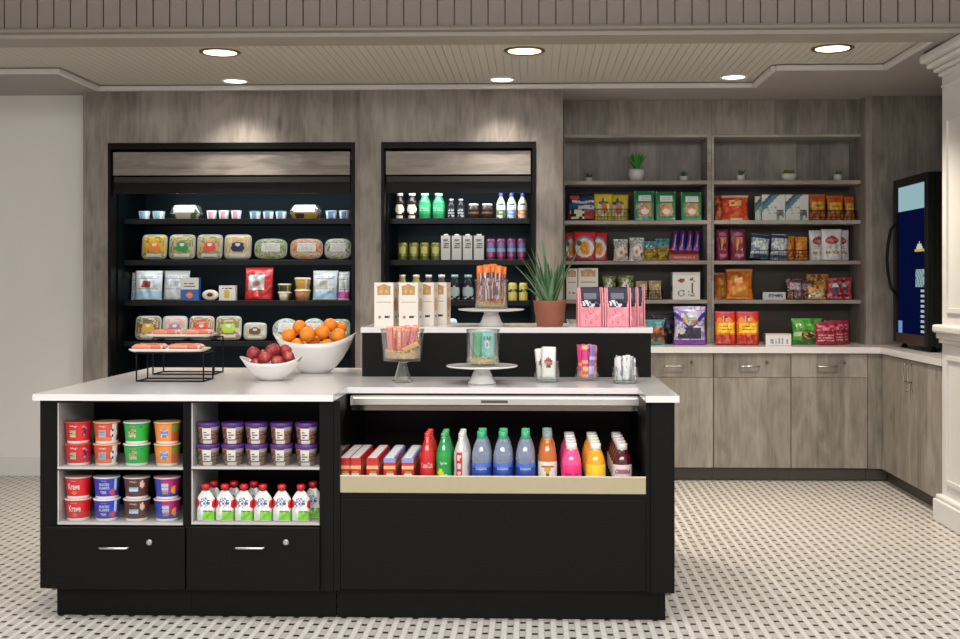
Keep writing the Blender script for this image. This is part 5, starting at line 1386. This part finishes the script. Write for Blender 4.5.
# pink treat bags
def pinkb(u, v):
    q = abs(u-.5)
    if v > .50 and q < .40-.05*max(0, .62-v)*4:
        if ell(u, v, .30, .60, .20, .07) or ell(u, v, .52, .55, .16, .05): return P((205, 205, 210)) if rnd(u, v, 26) > .3 else P((40, 40, 60))
        if rect(u, v, .2, .75, .70, .86): return P((84, 86, 104))
        return P((34, 34, 54))
    if v < .46 and rnd(u, v, 30, 4) > .86 and .25 < u < .75: return P((206, 96, 116))
    return P((222, 140, 152))
PKB = P((222, 140, 152))
def pinkbag(x0, x1, Y, rz, label, k):
    X, w = span(x0, x1, Y); h = .190; d = .070
    t = thing('treat_bag', label, 'bag', (X, Y+d/2, ZR), rz, 'pink treat bags on the raised shelf')
    bag('bag_body', w*.92, h, d, pinkb, PKB, 'gusset', t, 24, 34, 300+k)
    for s in (-1, 1):      # side folds that rise in a point
        b = MB(); xx = s*w*.46
        poly = [(-d/2-.002, .001), (d/2, .001), (d/2*.9, h*.5), (.004, h*.99), (-.004, h*.99), (-d/2*.95, h*.5)]
        b.prism(poly, xx-(.0 if s > 0 else .006), xx+(.006 if s > 0 else .0), P((226, 150, 162)), 'x'); b.build('side_fold', t)
pinkbag(577.5, 603, 5.47, .10, 'pink treat bag with dark top, leftmost in front', 0)
pinkbag(590, 612, 5.585, .05, 'pink treat bag half hidden between the two front ones', 1)
pinkbag(605, 631, 5.47, .0, 'pink treat bag with dark top, right one in front', 2)
pinkbag(617, 638.5, 5.585, -.04, 'pink treat bag behind the right front one', 3)
pinkbag(624.5, 645, 5.70, -.05, 'pink treat bag rearmost at the right end', 4)
# little glass dish behind the pot
Yd = 5.66; X, w = span(566, 577, Yd)
t = thing('glass_dish', 'small clear glass dish between the aloe pot and the pink bags', 'dish', (X, Yd, ZR))
MB().lathe([(w*.3, 0), (w*.32, .003), (w*.48, .028), (w*.5, .032), (w*.45, .031), (w*.28, .006)], GRY, 24).build('bowl', t)
# ------------------------------------------------------------------ cubbies of the island
KEL = P((226, 214, 214))
def cup(label, base, rimc, pattern, words, first_only=False):
    """cereal cup; returns the prototype"""
    R, h = .0545, .089
    t = thing('cereal_cup', label, 'cereal cup', (0, 0, 0), group='cereal cups in the left cubby')
    def rad(z): return R*(.80+.17*z/h)
    prof = [(rad(0)*.97, 0), (rad(0), .002)]+[(rad(h*i/16), h*i/16) for i in range(2, 16)]+[(R*.985, h*.94)]
    def pf(u, v):
        if v < .13: return P((216, 210, 206))
        return pattern(u, v)
    MB().lathe(prof, base, 48, paint=pf, cap1=False).build('cup', t)
    MB().lathe([(R*.97, h*.935), (R, h*.945), (R, h*.985), (R*.94, h)], rimc, 32).build('lid', t)
    body = t.children[0]
    for s, mt, u0, wd, zf, hf in words:
        def pos(x, z, u0=u0, zf=zf):
            zz = zf*h+z; r = rad(zz)+.0012; a = (u0-.5)*2*pi+x/r
            return (r*sin(a), -r*cos(a), zz)
        text(s, pos, mt, body, wd, hf)
    return t
cupR = P((176, 26, 30))
KW = P((230, 220, 218))
specs = []
def A(u, v):
    if .40 < u < .475 and .35 < v < .68: return P((196, 190, 160)) if rnd(u, v, 30, 1) > .25 else P((70, 90, 60))
    if .56 < u < .63 and .38 < v < .85 and rnd(u, v, 24, 2) > .25: return pick(u, v, [P((70, 20, 50)), P((90, 40, 110)), P((200, 150, 160))], 30, 2)
    return P((184, 26, 28)) if u < .53 else P((206, 24, 26))
def B(u, v):
    if .57 < u < .66 and abs(u-.615) < .05*(1-abs(v-.55)*1.2): return INK if (ell(u, v, .60, .65, .012, .09) or ell(u, v, .60, .42, .012, .09)) else P((206, 206, 208))
    if .40 < u < .49 and .34 < v < .66: return P((140, 176, 190)) if rnd(u, v, 26, 3) > .2 else P((206, 180, 120))
    if u > .66: return P((60, 30, 26))
    return P((190, 70, 46)) if v > .3 else P((206, 104, 70))
def C(u, v):
    if .40 < u < .50 and .30 < v < .75: return pick(u, v, [P((150, 176, 110)), P((200, 190, 150)), P((90, 100, 80)), P((120, 170, 90))], 26, 4)
    if ell(u, v, .565, .82, .015, .05): return P((40, 70, 130))
    return P((30, 150, 60)) if u < .54 else P((20, 160, 46))
def D(u, v):
    if .42 < u < .53 and .36 < v < .74: return P((84, 116, 176)) if ell(u, v, .473, .55, .05, .22) else P((214, 190, 140))
    if u > .555: return P((120, 130, 50)) if v > .58 else P((190, 84, 36))
    return P((214, 130, 60))
def E(u, v):
    if ell(u, v, .46, .30, .05, .08): return P((206, 90, 70))
    return P((180, 30, 34)) if u < .53 else P((200, 16, 22))
def F_(u, v):
    if ell(u, v, .585, .34, .04, .16): return P((196, 60, 64))
    if u > .61 and v > .4 and u < .64: return P((196, 200, 220))
    if ell(u, v, .46, .34, .035, .08): return P((170, 130, 170))
    return P((34, 44, 150)) if u < .55 else P((30, 60, 176))
def G(u, v):
    if ell(u, v, .57, .72, .03, .18): return P((206, 176, 160))
    if .40 < u < .52 and .30 < v < .62: return P((150, 180, 206)) if v > .42 else P((50, 50, 90))
    if u > .56: return P((84, 40, 34))
    return P((74, 38, 32))
def Hh(u, v):
    if ell(u, v, .60, .48, .035, .20): return P((226, 150, 30))
    if .43 < u < .53 and .26 < v < .80: return P((150, 140, 176)) if v > .40 else P((140, 120, 60))
    if v < .34 or u < .43: return P((40, 56, 150))
    return P((150, 30, 100))
protos = []
for (nm, base, rimc, pat, words) in (
    ('red cereal cup with a white and green badge', cupR, P((176, 60, 60)), A, (("Kellogg's", KW, .455, .030, .76, .009), ("FROOT", P((40, 60, 40)), .44, .026, .52, .011), ("LOOPS", P((150, 40, 40)), .44, .026, .38, .010))),
    ('rust red cereal cup with a pale blue badge', P((190, 70, 46)), P((206, 150, 110)), B, (("Kellogg's", KW, .46, .028, .76, .009), ("MINI", P((60, 80, 120)), .445, .026, .5, .009), ("CORN POPS", P((200, 60, 40)), .445, .026, .38, .008))),
    ('bright green cereal cup', P((30, 150, 60)), P((200, 206, 200)), C, (("Kellogg's", P((206, 110, 90)), .455, .026, .76, .008), ("APPLE", P((90, 50, 46)), .45, .028, .54, .011), ("JACKS", P((40, 60, 46)), .45, .028, .38, .011))),
    ('orange cereal cup with a blue badge', P((214, 130, 60)), P((214, 170, 130)), D, (("mini", P((224, 226, 240)), .473, .018, .56, .010), ("wheats", P((224, 226, 240)), .473, .026, .42, .009))),
    ('red cereal cup with big white lettering', cupR, P((206, 160, 156)), E, (("Kellogg's", P((206, 150, 150)), .45, .026, .80, .007), ("Krave", P((226, 222, 218)), .455, .048, .44, .026))),
    ('blue cereal cup with white lettering', P((34, 44, 150)), P((196, 196, 210)), F_, (("Kellogg's", P((190, 120, 170)), .47, .024, .80, .007), ("FROSTED", P((206, 220, 236)), .475, .040, .62, .010), ("FLAKES", P((206, 220, 236)), .475, .040, .46, .011))),
    ('dark brown cereal cup', P((74, 38, 32)), P((190, 176, 170)), G, (("Kellogg's", P((214, 190, 180)), .455, .028, .76, .009), ("COCOA", P((50, 50, 70)), .455, .034, .52, .009), ("KRISPIES", P((226, 230, 236)), .455, .036, .36, .009))),
    ('purple and blue cereal cup with an orange sun', P((60, 40, 120)), P((206, 170, 180)), Hh, (("RAISIN", P((226, 226, 236)), .478, .028, .60, .010), ("BRAN", P((226, 226, 236)), .478, .026, .44, .010)))):
    protos.append((nm, cup(nm, base, rimc, pat, words)))
cx = [77.5, 107, 137, 167.5]
for r_ in range(2):
    z0 = (cubA[0], cubA[1])[r_]
    for c_ in range(4):
        nm, pr = protos[r_*4+c_]
        X = AX(cx[c_], YF+.0605)+(.004 if c_ == 0 else 0)
        for k in range(2):
            o = pr if k == 0 else dup(pr, (0, 0, 0))
            o.location = (X, YF+.0605, z0+.0006+k*.0896)
            o.rotation_euler = (0, 0, .8*math.atan2(-X, YF)+random.uniform(-.05, .05))
            o['label'] = nm+(', lower of its stack' if k == 0 else ', upper of its stack')
# purple lidded cups
def KP(u, v):
    if .42 < u < .54 and .30 < v < .90: return P((206, 202, 196)) if not lines(u, v, .43, .53, (.42, .56, .68, .78), .03) else P((80, 66, 70))
    if .42 < u < .54 and .22 < v <= .30: return P((90, 50, 120))
    if v < .2: return P((196, 188, 180)) if .42 < u < .56 else P((120, 90, 76))
    if v > .78 and u > .54: return P((150, 140, 150))
    return pick(u, v, [P((120, 84, 60)), P((150, 112, 80)), P((96, 64, 50)), P((60, 34, 60))], 22, 60)
R, h = .047, .087
pr = thing('cereal_pot', 'x', 'cereal cup', (0, 0, 0), group='purple-lidded cups in the upper right cubby')
MB().lathe([(R*.74, 0), (R*.76, .002)]+[(R*(.76+.18*i/14), h*.80*i/14) for i in range(1, 15)], BRN, 44, paint=KP).build('cup', pr)
MB().lathe([(R*.97, h*.805), (R, h*.82), (R, h*.95), (R*.96, h), (R*.9, h*.99)], P((76, 36, 116)), 36).build('lid', pr)
px_ = [208.5, 233, 256.5, 281.5, 306.5]
for c_ in range(5):
    X = AX(px_[c_], YF+.057)
    for k in range(2):
        o = pr if (c_ == 0 and k == 0) else dup(pr, (0, 0, 0))
        o.location = (X, YF+.057, cubB[0]+.0006+k*.0876); o.rotation_euler = (0, 0, .8*math.atan2(-X, YF))
        o['label'] = 'purple-lidded cup, %s cup of the %s stack from the left' % (('lower', 'upper')[k], ORD[c_])
# fruit pouches with red caps
def FP(u, v):
    if rect(u, v, .42, .98, .04, .30): return P((120, 190, 40)) if not ell(u, v, .7, .34, .2, .04) else P((60, 110, 40))
    if rect(u, v, .42, .9, .30, .36): return P((50, 90, 50))
    if ell(u, v, .06, .58, .16, .14) or ell(u, v, .98, .56, .14, .13): return P((186, 24, 36))
    if ell(u, v, .46, .60, .30, .16): return P((70, 84, 130)) if rnd(u, v, 20, 61) > .55 else P((212, 216, 224))
    return P((206, 206, 202))
pr = thing('fruit_pouch', 'x', 'fruit pouch', (0, 0, 0), group='fruit pouches in the lower right cubby')
bag('pouch', .076, .122, .040, FP, WH, 'spout', pr, 20, 26, 400)
RC = P((190, 24, 36))
MB().lathe([(.010, .1215), (.010, .128), (.017, .129), (.018, .144), (.012, .149)], RC, 18, c=(0, 0, 0)).build('cap', pr)
k = 0
for row, pxs, Y in ((0, (206, 225, 244, 263, 282, 301), YF+.035), (1, (214, 253, 262, 302), YF+.10)):
    for i, p in enumerate(pxs):
        if row == 1: p = (214, 234, 254, 313)[i]
        o = pr if k == 0 else dup(pr, (0, 0, 0)); k += 1
        o.location = (AX(p, Y), Y, cubB[1]+.0008); o.rotation_euler = (0, 0, 0)
        o['label'] = ('white and green fruit pouch with red cap, %s from the left in the front row' if row == 0 else 'white and green fruit pouch with red cap, %s from the left behind the front row') % ORD[i]

# ------------------------------------------------------------------ drinks cooler goods
ZD = ZF+.0006
def row(proto, p, n, y0, dy, what, px_dx=0.0):
    X = AX(p, y0)
    for i in range(n):
        o = proto if i == 0 else dup(proto, (0, 0, 0))
        o.location = (X, y0+dy*i, ZD)
        o['label'] = what % ('front' if i == 0 else ORD[i]+' back')
# juice boxes in five rows
def jb(pal_top):
    t = thing('juice_box', 'x', 'juice box', (0, 0, 0), group='small red juice boxes in the drinks cooler')
    def f(u, v):
        if v > .80: return pal_top
        if .56 < v < .66: return P((226, 170, 120))
        if v < .38 and .2 < u < .86: return P((206, 204, 200)) if not rect(u, v, .35, .7, .1, .25) else P((60, 90, 90))
        if .38 < v < .46 and .25 < u < .8: return P((150, 150, 50))
        return P((190, 30, 28))
    def sd(u, v): return P((180, 26, 28)) if (u+v) % .5 > .1 or v > .8 else P((214, 206, 200))
    carton('carton', .048, .030, .098, f, sd, P((170, 40, 40)) if pal_top == RED else P((100, 124, 184)), t, 14, 22)
    MB().box(-.017, .017, -.011, .011, .0983, .101, P((220, 218, 212))).build('flap', t)
    return t
for i, (p, tp) in enumerate(((337.5, RED), (355.5, RED), (373, RED), (390, P((120, 140, 190))), (408, P((120, 140, 190))))):
    pr = jb(tp if i > 2 else RED); y0 = YF+.075
    X = AX(p, y0) if i else qX0+.036
    for k in range(9):
        o = pr if k == 0 else dup(pr, (0, 0, 0))
        o.location = (X, y0+.0415*k, ZD)
        o['label'] = '%s juice box, %s in the %s row from the left' % ('red' if i < 3 else 'red and blue', 'front' if k == 0 else ORD[k]+' back', ORD[i])
G1 = 'bottled drinks in the drinks cooler'
def fb(p, n, w, h, prof, body, cap, what, paint=None, lab=None, labz=(.1, .5), capz=(.93, 1.0), capr=.38, words=None, y0=YF+.085, dy=None):
    r = w/2
    pr = bottle('drink_bottle', 'x', 'drink', (0, 0, 0), G1, prof, r, h, body, cap, paint, lab, capz, capr, labz, words, 28)
    row(pr, p, n, y0, dy or (2*r+.004), what)
COLA = P((70, 16, 14), .15, .6)
PRX = [(.78, 0), (1, .03), (1, .16), (.93, .30), (1, .44), (1, .54), (.90, .66), (.60, .80), (.42, .87), (.40, .93)]
fb(427.5, 3, .062, .198, PRX, P((176, 26, 24), .2, .5), P((200, 40, 30)), 'red cola bottle with white script, %s in its row', None, (P((186, 20, 22)), None), (.06, .62), words=('Coca-Cola', P((226, 214, 210)), .050, .30, .022))
fb(444, 3, .062, .198, PRX, P((20, 130, 66), .15, .6), P((60, 150, 90)), 'green lemon soda bottle, %s in its row', None, (P((24, 140, 60)), lambda u, v: P((196, 200, 40)) if ell(u, v, .44, .22, .07, .16) else (P((206, 220, 210)) if rect(u, v, .50, .58, .02, .2) else None)), (.06, .62), words=('Sprite', P((230, 236, 230)), .030, .36, .014))
fb(461.5, 3, .062, .198, PRX, P((176, 176, 176), .2, .5), P((196, 194, 192)), 'silver diet cola bottle with a red stripe, %s in its row', None, (P((188, 188, 188)), lambda u, v: P((190, 26, 30)) if .38 < u < .53 and not lines(u, v, .42, .50, (.2, .5, .8), .08) else None), (.06, .62))
WB = glass('water_bottle_plastic', (206, 216, 232), .18, .22, (186, 200, 224))  # pale blue diffuse cover stands in for light refracted by the clear bottle
PRWT = [(.80, 0), (1, .03), (1, .22), (.96, .27), (1, .31), (.97, .40), (1, .47), (.97, .54), (.92, .60), (.72, .74), (.48, .84), (.40, .87), (.40, .92)]
for i, p in enumerate((481.5, 503, 525.5)):
    fb(p, 2, .080, .206, PRWT, WB, P((40, 150, 104)), 'clear water bottle with green cap, %s in the '+('left', 'middle', 'right')[i]+' row of three', None, (P((30, 62, 150)), lambda u, v: P((60, 96, 190)) if v > .7 else None), (.14, .38), (.86, 1.0), .42, ('DASANI', P((214, 224, 240)), .044, .26, .011), dy=.10)
TEA = P((176, 92, 34), .12, .6)
PRT = [(.84, 0), (.98, .02), (1, .05), (1, .44), (.98, .52), (.84, .68), (.60, .80), (.52, .84), (.52, .90)]
def tl(u, v):
    if ell(u, v, .5, .58, .05, .16): return P((190, 150, 60))
    if rect(u, v, .40, .60, .70, .78): return P((170, 90, 50))
    if rect(u, v, .46, .54, .05, .35): return P((80, 110, 60))
    return None
fb(547.5, 3, .076, .200, PRT, TEA, P((110, 130, 126)), 'amber tea bottle with white label, %s in its row', None, (P((212, 206, 200)), tl), (.05, .44), (.87, 1.0), .50)
PKD = P((222, 70, 130), .12, .6)
fb(571.5, 5, .080, .160, PRT, PKD, P((206, 200, 204)), 'pink drink bottle with white cap, %s in its row', None, (P((226, 40, 120)), lambda u, v: P((170, 20, 80)) if lines(u, v, .40, .60, (.35,), .09) else (P((216, 190, 200)) if v < .2 else None)), (.12, .46), (.84, 1.0), .52, dy=.085)
YLD = P((224, 150, 22), .12, .6)
fb(595.5, 5, .080, .160, PRT, YLD, P((206, 206, 190)), 'yellow drink bottle with white cap, %s in its row', None, (P((232, 190, 36)), lambda u, v: P((216, 206, 190)) if v < .26 else None), (.10, .48), (.84, 1.0), .52, dy=.085)
DRD = P((70, 12, 26), .12, .6)
fb(622, 5, .078, .160, PRT, DRD, P((196, 192, 190)), 'dark red drink bottle with white cap, %s in its row', None, (P((206, 190, 194)), lambda u, v: P((150, 90, 110)) if lines(u, v, .36, .64, (.5, .65), .07) else None), (.10, .48), (.84, 1.0), .52, dy=.085)
